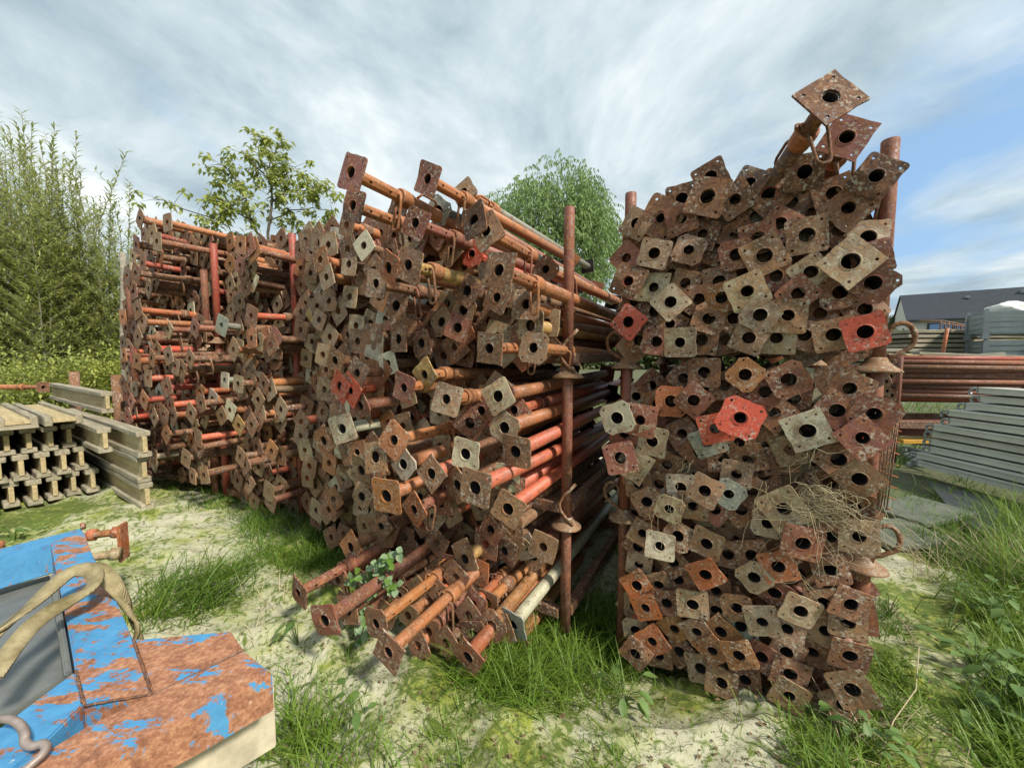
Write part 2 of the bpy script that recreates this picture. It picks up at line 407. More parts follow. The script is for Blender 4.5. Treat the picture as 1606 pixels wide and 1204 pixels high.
# --- plates read off the photograph: hole x,y and one corner x,y in 6.6875x enlarged tiles; colour; tube colour; P = end with pin and collar; step out
TILES = {}
def tile(key, x0, y0, txt): TILES[key] = (x0, y0, [l.split() for l in txt.strip().split('\n')])
tile('A1', 1180, 90, """
822 412 922 75 d d PH 24
990 835 1318 700 m d P 11""")
tile('A3', 1180, 240, """
1300 240 1340 470 d - P 7
548 198 350 385 d - - 6
850 420 990 215 b - - 3
1010 572 985 800 b - - 5
180 430 190 165 b - - 3
405 515 640 360 d - - 2
615 640 700 800 d - - 1
288 740 490 690 m - - 4
570 860 780 635 t - - 5
905 820 1000 960 t - - 2
1215 880 1445 705 g - - 4
1250 1100 1400 925 m - - 5
750 1040 850 1170 b - - 2
50 668 -80 480 b - - 2
60 892 215 700 m - - 4
125 1075 400 1130 t - - 6""")
tile('A2', 960, 240, """
252 737 80 800 t - - 4
510 680 460 430 b - - 4
730 480 580 380 b - - 3
725 688 610 870 m - - 5
1000 455 1115 660 b - - 7
1030 250 1125 45 d - - 4
1290 485 1225 705 b - - 5
1435 320 1400 150 d - - 3
950 850 1145 740 d - - 3
440 1050 615 935 g - - 7
803 1015 620 1110 t - - 6
1291 865 1130 800 d - P 2
1300 1065 1120 975 m - - 6
640 930 480 830 d - - 1
1080 1010 1140 1190 d - - 2
150 1100 100 990 m - - 2""")
tile('A4', 940, 400, """
302 272 375 465 b - - 7
568 338 405 465 g - - 5
745 492 960 490 g - - 10
900 295 1050 210 t - - 4
760 195 700 100 b - - 2
1045 462 890 345 b - - 5
1258 275 1090 170 b - - 4
1283 447 1165 630 o - - 7
1550 378 1440 600 g - - 9
1090 150 1190 130 d - - 1
1500 200 1580 120 d - - 1
370 485 230 540 b - - 3
302 700 505 665 r - - 8
580 590 480 760 d - - 4
417 895 300 1030 b - - 5
597 908 440 1010 m - - 7
845 915 1000 1055 g - - 9
1072 888 1215 1045 b - - 6
1148 668 1255 840 b - - 7
1408 665 1440 830 d - - 5
1320 890 1220 1040 d - - 4
740 720 560 760 b - - 5
1568 868 1375 940 t - - 8""")
tile('A5', 1180, 400, """
1030 65 1010 345 g - - 9
1265 292 1270 530 m - - 7
245 218 90 150 m - - 4
612 178 820 190 g - - 6
480 403 700 390 m - - 7
920 392 735 575 b - - 6
80 628 125 830 g - - 10
373 632 545 800 t - - 8
712 612 580 650 d - - 4
1178 568 1390 580 b - - 4
1183 805 1440 905 r - - 11
850 835 640 730 t - - 8
542 840 650 1000 b - - 6
253 868 430 1035 g - - 7""")
tile('B1', 930, 550, """
250 705 445 815 W - - 14
492 728 670 610 m z PU 8
818 530 665 380 R - - 6
1055 520 1070 710 m - - 8
1165 228 1015 90 b - - 6
950 290 770 290 d - - 4
1380 360 1500 440 b - - 4
1595 250 1395 270 o - - 9
1280 815 1460 915 r - P 10
1545 705 1270 785 r - P 14
620 950 740 1115 g - - 8
325 870 180 950 m - - 6
935 870 1040 800 d - - 3
1200 960 1005 890 z - - 7
1535 960 1450 1100 b - P 6""")
tile('C1', 950, 700, """
150 120 335 240 m - - 11
1232 118 1400 250 b - - 5
643 190 500 240 b - - 3
990 60 1020 270 d - - 5
1500 125 1420 250 b - - 5
290 190 350 395 g - - 8
340 395 240 515 t - - 5
560 395 655 520 d - - 4
785 430 655 310 W - - 5
1038 465 1240 420 t - - 9
1290 500 1460 485 z - - 8
1372 290 1490 430 g - - 5
1535 480 1420 400 b - - 4
430 580 255 515 t - - 7
665 655 825 595 g - - 9
915 625 1060 780 t - - 6
1147 660 1310 670 m - - 5
1420 665 1385 840 b - - 4
385 910 330 765 t - - 6
567 1045 690 1195 W - - 10
757 940 815 1110 t - - 7
1057 1020 960 865 t - - 8
335 1055 180 1040 b - - 4""")
tile('B2', 1180, 550, """
380 305 655 370 m - - 8
135 430 170 620 m - - 6
232 650 490 650 b - P 5
280 830 220 1010 g - - 4
578 840 870 940 W - - 11
888 628 840 405 m - - 8
1020 395 1325 350 b - - 6
1278 665 1600 600 m - P 9
1155 915 865 880 m - PU 12
140 965 60 860 d - - 3
400 1040 385 1160 g - - 5
435 500 560 420 d - - 3""")
tile('C2', 1180, 700, """
330 655 645 745 g - - 11
165 800 25 870 g - - 8
905 138 635 130 t - - 7
1123 342 860 315 t - - 10
285 140 180 260 d - - 4
120 295 20 400 d - - 3
150 0 50 -90 t - - 4
810 380 740 560 d - - 3
650 610 870 760 b - - 4
820 950 1000 1120 b - - 8
1120 945 1330 1130 g - - 9
1060 640 1215 780 b - - 5
530 1018 370 815 m - - 12""")
tile('D1', 960, 850, """
1218 130 1320 250 b - - 5
1465 138 1290 20 b - - 6
280 235 150 300 g - - 4
645 215 630 370 b - - 5
258 455 95 395 R - - 7
488 448 545 310 t - - 5
693 392 870 500 b - - 4
978 340 1185 420 R - - 11
1490 370 1490 540 g - - 8
1090 510 1210 400 b - - 4
350 688 205 600 R - - 8
573 640 430 505 m - - 7
843 655 1000 820 g - - 9
1092 712 1000 590 t - - 5
1308 690 1135 550 t - - 7
245 920 135 800 g - - 5
655 910 650 1075 o - - 6
888 940 865 1070 t - - 8
1140 940 1125 770 o - - 7
1350 880 1500 1000 z - - 5""")
tile('D2', 1160, 850, """
238 838 50 700 g - - 9
405 258 190 140 R - - 8
368 535 420 720 m - - 6
955 290 1170 430 d - - 6
875 640 680 480 t - - 6
1168 655 1050 455 b - - 9
1135 840 1290 1000 t - - 7
640 725 880 690 g - - 10
500 910 370 725 t - - 8
900 930 820 800 t - - 6""")
tile('E1', 960, 980, """
420 172 430 15 R - - 8
240 300 195 130 b - - 9
490 320 605 440 t - - 5
705 278 700 450 d - - 5
1052 270 870 215 o - - 9
1330 320 1520 440 o - - 10
930 455 770 320 g - - 6
1145 605 1010 430 t - - 9
1395 575 1560 740 b - - 6""")
tile('E2', 1160, 980, """
230 335 310 520 m - - 6
490 285 660 270 b - - 6
530 515 325 550 b - - 8
520 745 620 950 t - - 11
765 285 930 160 b - - 5
1158 325 1320 525 b - - 9
1183 678 905 540 t - - 12
1090 840 1320 940 t - - 9
730 880 700 1045 b - - 6
1090 960 1190 1090 b - - 5
800 560 900 650 d - - 2""")
RIGHT = set(TILES)
tile('F1', 480, 230, """
470 270 410 60 m c PL -
490 618 550 795 m c PL -
1275 340 1325 525 m c PL -
1385 668 1370 490 z k - -
1145 800 1190 990 m m P -
1365 920 1380 1090 m m PL -
945 710 970 865 d m - -
1165 1020 1280 930 m m - -
535 968 510 822 m m - -
705 1083 775 985 m m - -
400 912 425 1035 R o - -
220 910 220 805 o o - -
290 1060 290 1185 b b - -
105 1068 120 1185 g b - -
725 880 700 760 m m P -""")
tile('F2', 680, 260, """
315 275 340 95 t z PL -
425 575 330 770 d m - -
548 685 595 465 t z PL -
400 925 540 920 r r O -
685 1095 865 925 b c PL -
1175 1085 1180 920 b c PL -
285 1090 180 1190 d b - -""")
tile('F3', 480, 400, """
1070 105 1140 300 t Y P -
862 135 905 338 R m - -
733 298 650 150 t b P -
945 530 1020 670 b m - -
1200 400 1210 560 z z P -
975 285 1010 390 b b P -
1325 575 1360 420 b b - -
1520 520 1480 365 t b - -
1420 700 1400 872 t b - -
1110 770 1120 610 m b - -
970 880 880 760 b b - -
1210 925 1135 1065 b b - -
860 950 810 1060 g b - -
475 940 500 815 g W - -
745 792 750 925 t b - -
585 825 630 720 t b - -
620 395 620 290 W b - -
720 500 715 640 g b - -
740 620 740 715 g b - -
465 690 415 595 g t - -
395 512 340 430 g b - -
430 590 470 500 g b - -
80 610 30 520 Y c - -
400 160 400 270 r m - -
280 165 235 85 m m - -
520 185 495 325 m m - -
118 155 110 270 b b - -
60 250 40 375 g b - -
105 375 130 480 b b - -
222 365 215 485 b b - -
222 565 270 500 g b - -
515 395 560 300 d b - -
650 650 600 540 b b - -
345 785 300 700 b b - -
317 912 265 815 t b - -
305 1105 400 1060 o b - -
185 895 130 960 g b - -
145 770 205 860 g z - -
10 870 60 800 g b - -
670 1150 730 1080 b b - -
905 710 830 760 b b - -
385 290 390 380 m m - -""")
tile('F4', 700, 420, """
120 628 175 795 m m - -
180 440 315 360 t b - -
215 240 370 210 d b - -
530 310 590 490 b m P -
835 380 975 230 t c PL -
880 605 745 735 g Y - -
912 838 1030 1010 t c PL -
450 845 560 1015 t c PL -
400 720 385 555 m b - -
650 550 720 640 z z P -
720 800 790 680 b b - -
150 830 240 950 g b P -""")
tile('F5', 500, 540, """
1110 315 1120 130 Y c - -
893 455 960 630 m c - -
1335 575 1430 760 g c - -
330 480 315 290 r p PL -
220 440 240 625 r p - -
400 300 370 130 b b - -
435 640 540 720 m m - -
240 885 370 1010 W W - -
970 770 920 895 m p - -
785 1005 750 790 c c PL -
895 620 800 560 b b - -
1095 1065 1200 1010 t b - -
1275 1075 1370 970 g m P -
110 525 150 640 g b - -
90 670 160 760 b b - -
50 1010 60 840 o b - -
230 1090 300 1204 W b - -
30 300 40 390 g b - -""")
tile('F6', 700, 560, """
245 690 270 880 m m - -
200 1015 300 1190 W b - -
540 410 575 205 g c - -
365 560 470 715 m m - -
708 555 720 370 m p - -
608 740 660 945 g c - -
725 990 870 870 t p - -
500 1045 480 875 b b - -""")
tile('G1', 500, 700, """
592 110 715 245 t b - -
400 65 350 185 b b - -
447 250 500 430 t b - -
885 185 890 375 W c - -
1180 285 1170 88 t p - -
660 270 735 380 t b - -
1455 405 1470 600 b b - -
450 525 475 690 t b - -
705 520 830 720 o c - -
578 510 540 400 b b - -
195 185 215 290 t b - -
160 320 190 415 b b - -
50 360 35 470 t b - -
405 350 330 260 t b - -
100 490 140 600 g b - -
268 555 280 680 t b - -
370 590 370 690 t b - -
330 470 290 380 b b - -
1065 535 1055 365 g b - -
1000 660 1010 850 R m P -
1278 590 1205 712 m b - -
1200 740 1215 900 g b - -
1375 770 1430 650 m m P -
650 835 640 680 b b - -
495 745 450 830 b b - -
545 685 500 620 b b - -
350 785 310 700 z b - -
330 1055 320 890 o b - -
640 1010 565 890 b b - -
135 1105 100 1010 b b - -
210 850 180 770 t b - -
1280 1065 1290 930 b c - -""")
tile('G2', 700, 720, """
300 300 430 515 t p - -
340 100 430 130 m b - -
125 270 130 460 b b - -
505 320 610 430 b b - -
687 318 805 215 b p - -
645 522 710 725 t p - -
435 520 330 560 g b - -
340 645 225 680 R m - -
467 740 520 915 m b - -
680 730 800 880 b t - -
712 890 740 1060 g b - -
910 1015 900 850 t c - -
610 960 690 1130 d b - -
195 1045 335 1150 t Y - -
195 770 150 860 b b - -""")
tile('G3', 440, 870, """
185 395 125 215 m m PL -
390 465 370 310 b c PL -
460 690 585 850 m m - -
705 580 595 445 b m - -
1000 720 880 545 b c PL -
1130 1020 1065 785 b c PL -
560 330 500 200 b c P -
850 250 800 120 b R - -
930 800 880 680 d b - -
330 560 300 430 b m - -
1250 420 1190 300 b b P -""")
tile('G4', 660, 880, """
552 455 485 270 m R PL -
745 675 720 480 b o - -
965 665 1085 845 z W - -
495 1005 450 790 m R - -
330 750 380 930 g b - -
560 765 640 640 d b - -
990 870 1040 1040 b o - -
145 850 100 720 b b - -
270 1010 370 1100 d b - -""")
# ------------------------------------------------------------------ props: placing
def plane_at(px):
    return (R1R, FD)
PROPS = []
for key, (x0, y0, rows) in TILES.items():
    for rw in rows:
        X, Y, cx, cy = map(float, rw[:4]); col, tcol, fl, st = rw[4:]
        px, py = x0+X/6.6875, y0+Y/6.6875; qx, qy = x0+cx/6.6875, y0+cy/6.6875
        right = key in RIGHT
        if right:
            off = .035 + .0125*float(st)
            p0 = R1R - TD*off + Vector((0, 0, 0)); C = on_plane(px, py, Vector((p0.x, p0.y, 0)), TD); K = on_plane(qx, qy, Vector((p0.x, p0.y, 0)), TD)
            hd = (K-C).length; sc = min(1.30, max(.82, hd/.0815))
            sc = .45 + .55*sc if sc < 1 else sc
        else:
            r1, r2 = ray(px, py), ray(qx, qy); k = r1.dot(TD)/r2.dot(TD)
            t = .0815/((r2*k - r1).length); C = CAMP + r1*t
            # depth in front of the post line
            dd = (C - R2R).dot(TD)
            lo, hi = (-.62, .02) if py < 930 else (-.75, -.1)
            if px < 560: lo = -.45
            if key in ('G3',): lo, hi = -.98, -.42
            if key in ('G4',): lo, hi = -.70, -.22
            if key == 'F1' and px < 585 and py < 330: lo, hi = -.75, -.45
            dd2 = min(hi, max(lo, dd)); C = on_plane(px, py, R2R + TD*dd2, TD); K = on_plane(qx, qy, R2R+TD*dd2, TD)
            hd = (K-C).length; sc = min(1.22, max(.8, hd/.0815)); st = 0
        PROPS.append(dict(C=C, K=K, sc=sc, col=col, tcol=tcol, fl=fl, px=px, py=py, right=right, hd=hd, key=key, a=hd*FPX/C.y))
PROPS.sort(key=lambda p: -p['a'])
FAR = PROPS[300:]; NEAR = PROPS[:300]
ORD = ['zeroth', 'first', 'second', 'third', 'fourth', 'fifth', 'sixth', 'seventh', 'eighth', 'ninth', 'tenth', 'eleventh', 'twelfth', 'thirteenth', 'fourteenth', 'fifteenth', 'sixteenth', 'seventeenth', 'eighteenth', 'nineteenth', 'twentieth', 'twentyfirst', 'twentysecond', 'twentythird']
def tier(p):
    if p['right']:
        return ('top' if p['py'] < 562 else 'middle' if p['py'] < 850 else 'bottom'), 'right stack'
    t = 'top' if p['py'] < 575 else 'middle' if p['py'] < 835 else 'bottom'
    return t, 'central stack'
grp = {}
for p in NEAR: grp.setdefault(tier(p), []).append(p)
for (t, s_), lst in grp.items():
    lst.sort(key=lambda p: p['py'])
    rows, cur, y0 = [], [], None
    step = 34 if s_ == 'right stack' else 32
    for p in lst:
        if y0 is None or p['py'] - y0 > step: cur = []; rows.append(cur); y0 = p['py']
        cur.append(p)
    for ri, rw in enumerate(rows):
        rw.sort(key=lambda p: p['px'])
        for ci, p in enumerate(rw):
            v = p['K']-p['C']; a = math.degrees(math.atan2(v.z, v.dot(-FD))) % 90
            til = 'diamond' if a < 20 or a > 70 else 'upright' if 33 < a < 57 else 'tilted'
            p['label'] = f"{CNAME[p['col']]} prop, {til} plate, {ORD[ci+1]} from left, {ORD[ri+1]} row down, {t} tier, {s_}"
HERO = {('A1', 0): 'topmost prop of all, sharp-cornered dark plate sticking up above the right stack',
        ('A1', 1): 'dull red prop plate with loop pin below the topmost plate of the right stack',
        ('A4', 12): 'small bright red prop plate at the left edge of the right stack, top tier',
        ('A5', 10): 'bright red prop plate at lower right corner of the right stack, top tier',
        ('A4', 2): 'pale tan diamond plate over the left part of top tier, right stack',
        ('B1', 0): 'white and rust blotched prop plate jutting out at left edge of right stack',
        ('B1', 8): 'bright red prop plate half hidden behind another red plate, middle tier of right stack',
        ('B1', 9): 'bright red prop plate in front of another red plate, middle tier of right stack',
        ('F2', 3): 'bright red prop with round lobed plate in the top tier of the central stack',
        ('F1', 0): 'long red-brown prop reaching highest and furthest left above the central stack',
        ('F1', 1): 'prop with rounded plate directly beneath the highest prop of the central stack',
        ('F1', 3): 'galvanised grey prop plate against the sky near the top of central stack',
        ('F5', 0): 'mustard yellow diamond prop plate topping the middle tier of the central stack',
        ('F5', 3): 'bright red prop with pin and collar at upper left of central stack, middle tier',
        ('F5', 7): 'whitish green prop with square plate and pale tube jutting left, central stack',
        ('G3', 5): 'rusty prop nearest the cloth with big plate and orange collar, central stack',
        ('G3', 0): 'leftmost rusty prop of the bottom fan, its plate almost edge-on above the cloth',
        ('G4', 2): 'grey plated prop with a whitish tube beside the grass under the central stack'}
for key in TILES:
    lst = TILES[key][2]
    for i in range(len(lst)):
        if (key, i) in HERO:
            px, py = TILES[key][0]+float(lst[i][0])/6.6875, TILES[key][1]+float(lst[i][1])/6.6875
            for p in PROPS:
                if abs(p['px']-px) < .1 and abs(p['py']-py) < .1: p['label'] = HERO[(key, i)]
def prop_frame(p, jit=.035):
    d = (TD + FD*rnd.uniform(-jit, jit) + Vector((0, 0, rnd.uniform(-jit, jit)*.8))).normalized()
    if 'H' in p['fl']: d = (TD*1.0 + FD*.33 + Vector((0, 0, -.28))).normalized()
    v = (p['K']-p['C']); v = (v - d*v.dot(d)).normalized()
    x = (Matrix.Rotation(-math.pi/4, 3, d) @ v)
    return frame(p['C'], x, d)
def down_rot(M):
    """angle about local Z that turns local +Y to point down"""
    dl = M.to_3x3().inverted() @ Vector((0, 0, -1)); return math.atan2(-dl.x, dl.y)
TUBEC = ['b', 'b', 'c', 'm', 'm', 'd', 'c', 'r', 't']
for p in NEAR:
    M = prop_frame(p); root = empty('steel_prop', M, p['label'], 'scaffold prop', 'steel props stacked in the racks')
    tc = p['tcol'] if p['tcol'] != '-' else rnd.choice(TUBEC)
    fl = p['fl']; inner = 'P' in fl or 'O' in fl or rnd.random() < .25
    pm = PLATES['i' if inner else 'o'][rnd.randrange(7)]
    if 'O' in fl: pm = ROUNDP
    if 'H' in fl: pm = PLATES['i'][4]; p['sc'] *= 1.12
    cp = colr(p['col']); sc = p['sc']*1.06
    obj('base_plate', pm, root, Matrix.Rotation(rnd.gauss(0, .075), 4, 'X') @ Matrix.Rotation(rnd.gauss(0, .075), 4, 'Y') @ Matrix.Diagonal((sc*rnd.uniform(.96, 1.03), sc*rnd.uniform(.96, 1.03), 1, 1)), cp)
    t = rnd.randrange(3); ctu = colr(tc)
    if p['right']: t = min(t, 1)
    if inner:
        li = rnd.choice([1, 2]) if 'L' in fl else rnd.choice([0, 0, 1])
        ic = ctu if tc not in ('z', 'k') else colr('c')
        dr = down_rot(M)
        obj('inner_tube', INN[li], root, Matrix.Rotation(dr+rnd.uniform(-.3, .3), 4, 'Z'), ic)
        obj('outer_tube', (OUTH if rnd.random() < .6 else OUTA)[li][t], root, Matrix.Rotation(rnd.uniform(0, 6.28), 4, 'Z'), ctu)
        obj('collar', COLLAR, root, T((0, 0, LI[li]-.05)), colr('m' if tc in 'mp' else 'b' if tc in 'bk' else 'c'))
        if 'P' in fl:
            if 'U' in fl: dr += math.pi*.6
            obj('pin', rnd.choice(PINS), root, T((0, 0, max(.05, LI[li]-.085))) @ Matrix.Rotation(dr+rnd.uniform(-.25, .25), 4, 'Z'), colr(rnd.choice('bcm')))
    else:
        obj('outer_tube', OUTB[t], root, Matrix.Rotation(rnd.uniform(0, 6.28), 4, 'Z'), ctu)

# far props (beyond the 300 that show largest): one object
def post_plane(px):
    if px > 470: return R2R, TD, FD
    n = Vector((PB.y, -PB.x, 0)); n = n if n.y > 0 else -n
    return BEND, n, PB
def interp(tab, x):
    for (x0, y0), (x1, y1) in zip(tab, tab[1:]):
        if x0 <= x <= x1: return y0+(y1-y0)*(x-x0)/(x1-x0)
    return tab[0][1] if x < tab[0][0] else tab[-1][1]
TOPL = [(190, 470), (205, 385), (232, 350), (300, 362), (345, 372), (420, 378), (500, 362), (545, 350), (620, 420)]
BOTL = [(185, 690), (235, 725), (290, 748), (340, 745), (385, 790), (470, 805), (540, 800), (600, 860)]
def build_far():
    rr = random.Random(31); pts = [(p['px'], p['py']) for p in PROPS]; new = []
    tries = 0
    while tries < 26000:
        tries += 1
        px = rr.uniform(192, 610); py = rr.uniform(345, 850)
        if py < interp(TOPL, px) or py > interp(BOTL, px): continue
        sp = 11.8 if px > 360 else 11.6
        if px < 350 and rr.random() < .3: sp = 20
        if px > 500: sp = 13
        if any(abs(px-a)+abs(py-b_)*.75 < sp for a, b_ in pts): continue
        # keep the standing posts of the racks in sight
        if abs(px-467) < 13 and py < 520: continue
        if abs(px-348) < 12 and py < 500: continue
        pts.append((px, py)); new.append((px, py))
    bm = bmesh.new(); lay = bm.verts.layers.float_color.new('paint')
    def add(mesh_bm_fn, M, c):
        n0 = len(bm.verts); mesh_bm_fn(M); bm.verts.ensure_lookup_table()
        for v in bm.verts[n0:]: v[lay] = c
    def plate(M, s, hole=.021):
        # square ring with a real hole: 16 outer points to 16 inner points
        out, inn = [], []
        for k in range(16):
            a = 2*math.pi*k/16; c_, s2 = math.cos(a), math.sin(a); q = s/max(abs(c_), abs(s2)); q = min(q, s*1.34)
            out.append((c_*q, s2*q)); inn.append((c_*hole, s2*hole))
        A = [bm.verts.new(M @ Vector((x, y, 0))) for x, y in out]; B = [bm.verts.new(M @ Vector((x, y, 0))) for x, y in inn]
        A2 = [bm.verts.new(M @ Vector((x, y, .006))) for x, y in out]; B2 = [bm.verts.new(M @ Vector((x, y, .006))) for x, y in inn]
        for k in range(16):
            k1 = (k+1) % 16
            bm.faces.new((A[k1], A[k], B[k], B[k1])); bm.faces.new((A2[k], A2[k1], B2[k1], B2[k])); bm.faces.new((A[k], A[k1], A2[k1], A2[k]))
    def pipe(M, r, z0, z1):
        lathe(bm, [(r, z0), (r, z1)], 10, M); lathe(bm, [(r*.85, z0+.3), (r*.85, z0)], 10, M)
    cols = ['b']*6+['t']*9+['g']*5+['m']*2+['o']*2+['d']*2+['W']*1+['c']*2
    tcs = ['b', 'b', 'b', 'c', 'c', 't', 'm', 'm', 'b', 't', 'd', 'd', 'R', 'p']
    items = []
    for px, py in new:
        p0, n, f = post_plane(px)
        front = rr.choice([0, .02, .06, .12, .2, .3]) if px > 350 else rr.choice([-.25, -.1, 0, .05, .1, .2, .35])
        if abs(px-467) < 26 or abs(px-348) < 24: front = min(front, 0) - .03
        if (250 < px < 352 and py < 505) or (400 < px < 471 and py < 525): front = rr.choice([-.25, -.1, -.05, -.02])
        C = on_plane(px, py, p0 - TD*front, n)
        items.append((C, rr.choice(cols), rr.choice(tcs if px > 350 else 'bbcmmqqpRRtd'), rr.uniform(0, math.pi/2), 1.0, rr.random() < .4))
    FT = [(470, 370), (560, 345), (640, 345), (700, 380), (780, 430), (860, 480)]; FB = [(470, 800), (520, 850), (560, 905), (640, 950), (700, 985), (800, 990), (860, 940)]
    fp = []
    for _ in range(9000):
        px = rr.uniform(470, 862); py = rr.uniform(345, 990)
        if py < interp(FT, px)+6 or py > interp(FB, px) or (py < 600 and py > 560 and px > 600) or (px > 795 and 585 < py < 850) or (px > 770 and py > 870): continue
        sp = 17 + (px-470)*.022
        if any(abs(px-a)+abs(py-b_)*.8 < sp for a, b_ in fp) or any(abs(px-p['px'])+abs(py-p['py']) < 9 for p in PROPS): continue
        fp.append((px, py)); back = rr.choice([.02, .05, .1, .16, .22])
        if py > 850: back = rr.choice([.02, .08, .14, .22])
        items.append((on_plane(px, py, R2R - TD*back, TD), rr.choice(cols), rr.choice(tcs), rr.uniform(0, 1.57), 1.0, False))
    fp = []
    for _ in range(6000):
        px = rr.uniform(992, 1340); py = rr.uniform(300, 1085)
        if 545 < py < 598 or py < 345 - (px-992)*.10 or py > 1010+(px-992)*.25: continue
        if any(abs(px-a)+abs(py-b_) < 33 for a, b_ in fp) or any(abs(px-p['px'])+abs(py-p['py']) < 17 for p in PROPS): continue
        fp.append((px, py)); items.append((on_plane(px, py, R1R - TD*rr.choice([-.01, .01, .025]), TD), rr.choice(cols), rr.choice(tcs), rr.uniform(0, 1.57), 1.0, False))
    for (px, py, bk, t) in ((500, 932, .5, 'c'), (540, 948, .5, 'R'), (575, 932, .45, 'b'), (640, 965, .5, 'c'), (672, 990, .5, 'm'), (700, 1008, .5, 'b'), (655, 1012, .55, 'c'), (735, 965, .4, 'R'), (785, 985, .35, 'c'),
                            (620, 905, .4, 'b'), (690, 932, .4, 'p'), (742, 1020, .45, 'b'), (560, 968, .55, 'm'), (605, 962, .5, 'c'), (530, 910, .45, 'c'), (655, 925, .4, 'R'), (715, 905, .35, 'c'), (480, 950, .5, 'b'), (765, 945, .3, 'c')):
        items.append((on_plane(px, py, R2R - TD*bk, TD), 'b' if rr.random() < .7 else 't', t, rr.uniform(0, 1.57), .9, rr.random() < .5))
    for (px, py, c, t) in ((219, 343, 't', 'c'), (262, 349, 't', 'c'), (245, 548, 't', 'r'), (209, 560, 'r', 'R'), (214, 562, 'R', 'p'), (366, 548, 't', 'c'), (352, 596, 'W', 'z'), (333, 625, 'W', 'c'),
                           (360, 643, 'W', 'c'), (347, 652, 't', 'b'), (374, 667, 'Y', 'o'), (241, 716, 'g', 'W'), (347, 510, 'z', 'z'), (205, 630, 'm', 'm'), (200, 655, 'm', 'r')):
        p0, n, f = post_plane(px); C = on_plane(px, py, p0 - TD*.25, n)
        items.append((C, c, t, rr.uniform(0, 1.5), 1.0, False))
    for p in FAR: items.append((p['C'], p['col'], p['tcol'] if p['tcol'] != '-' else 'b', rr.uniform(0, 1.5), p['sc'], False))
    for C, c, t, rot, s_, coll in items:
        d = (TD + FD*rr.uniform(-.07, .07) + Vector((0, 0, rr.uniform(-.04, .04)))).normalized()
        M = frame(C, Vector((0, 0, 1)), d) @ Matrix.Rotation(rot, 4, 'Z')
        add(lambda M_: plate(M_, S*s_*rr.uniform(1.0, 1.2)), M, colr(c, .25, rr))
        r = rr.choice([.0243, .03])
        ct = colr(t, .2, rr)
        L = rr.choice(LTOT)
        if coll:
            l1 = rr.uniform(.12, .45)
            add(lambda M_: pipe(M_, .0243, .005, l1+.02), M, ct); add(lambda M_: lathe(bm, [(.024, l1-.03), (.037, l1-.028), (.037, l1+.02), (.03, l1+.022)], 10, M_), M, colr('b', .2, rr))
            add(lambda M_: pipe(M_, .030, l1, L), M, ct)
            if rr.random() < .6:
                dr = down_rot(M); Q = M @ Matrix.Rotation(dr, 4, 'Z')
                add(lambda M_: tube(bm, [M_ @ Vector(q) for q in ((.03, 0, l1-.06), (.036, .06, l1-.05), (.026, .12, l1-.045), (.008, .12, l1-.04), (0, .06, l1-.04), (-.02, -.03, l1-.04))], .006, 5), Q, colr('b', .2, rr))
        else:
            add(lambda M_: pipe(M_, r, .005, L), M, ct)
    me = mesh_from(bm, 'distant_props', RUSTS)
    o = obj('steel_props', me); tag(o, 'hundreds of smaller rusty prop ends packed in the stacks running back to the left', 'scaffold props', None, 'stuff')
    return len(items)
NFAR = build_far()

# ------------------------------------------------------------------ stacking racks
def cup_mesh():
    bm = bmesh.new(); lathe(bm, [(.027, .045), (.030, .042), (.036, .026), (.052, .012), (.070, .001), (.075, -.006), (.072, -.009), (.048, .004), (.027, .008)], 18, close=True)
    for v in bm.verts:
        a = math.atan2(v.co.y, v.co.x); r = v.co.xy.length; v.co.z += .06*max(0, r-.05)*math.sin(3*a+1)
    return mesh_from(bm, 'cup', RUST)
CUP = cup_mesh()
def hook_mesh():
    bm = bmesh.new()
    P = [(.03, 0, .20), (.045, 0, .185), (.06, 0, .15), (.085, 0, .13), (.11, 0, .10), (.115, 0, .07), (.10, 0, .04), (.07, 0, .025), (.045, 0, .02), (.03, 0, .015)]
    tube(bm, P, .009, 8); return mesh_from(bm, 'hook', RUST)
def ring_hook_mesh():
    bm = bmesh.new(); c = .055
    P = [(.025, 0, .01), (.05, 0, .02)] + [(.062+.036*math.cos(a), 0, .085+.05*math.sin(a)) for a in [D2R(-70+24*k) for k in range(12)]] + [(.028, 0, .07)]
    tube(bm, P, .0085, 8); return mesh_from(bm, 'hook', RUST)
def shook_mesh():
    bm = bmesh.new(); P = [(.055, -.02, .19), (.035, -.03, .165), (.0, -.036, .13), (-.022, -.036, .09), (-.02, -.036, .055), (.01, -.036, .02), (.05, -.03, -.01)]
    tube(bm, P, .008, 8); return mesh_from(bm, 'hook', RUST)
HOOK, SHOOK = ring_hook_mesh(), shook_mesh()
_pm = {}
def post_mesh(h):
    if h not in _pm:
        bm = bmesh.new(); lathe(bm, [(.0255, 0), (.0255, h-.003), (.024, h), (.021, h), (.021, 0)], 16, close=True); _pm[h] = mesh_from(bm, 'post', RUSTT)
    return _pm[h]
_bm = {}
def beam_mesh(l, s=.05):
    k = (round(l, 3), s)
    if k not in _bm:
        bm = bmesh.new(); box(bm, Matrix(), l, s*.9, s); bmesh.ops.bevel(bm, geom=bm.edges[:], offset=.003, segments=1, affect='EDGES'); _bm[k] = mesh_from(bm, 'cross_bar', RUST)
    return _bm[k]
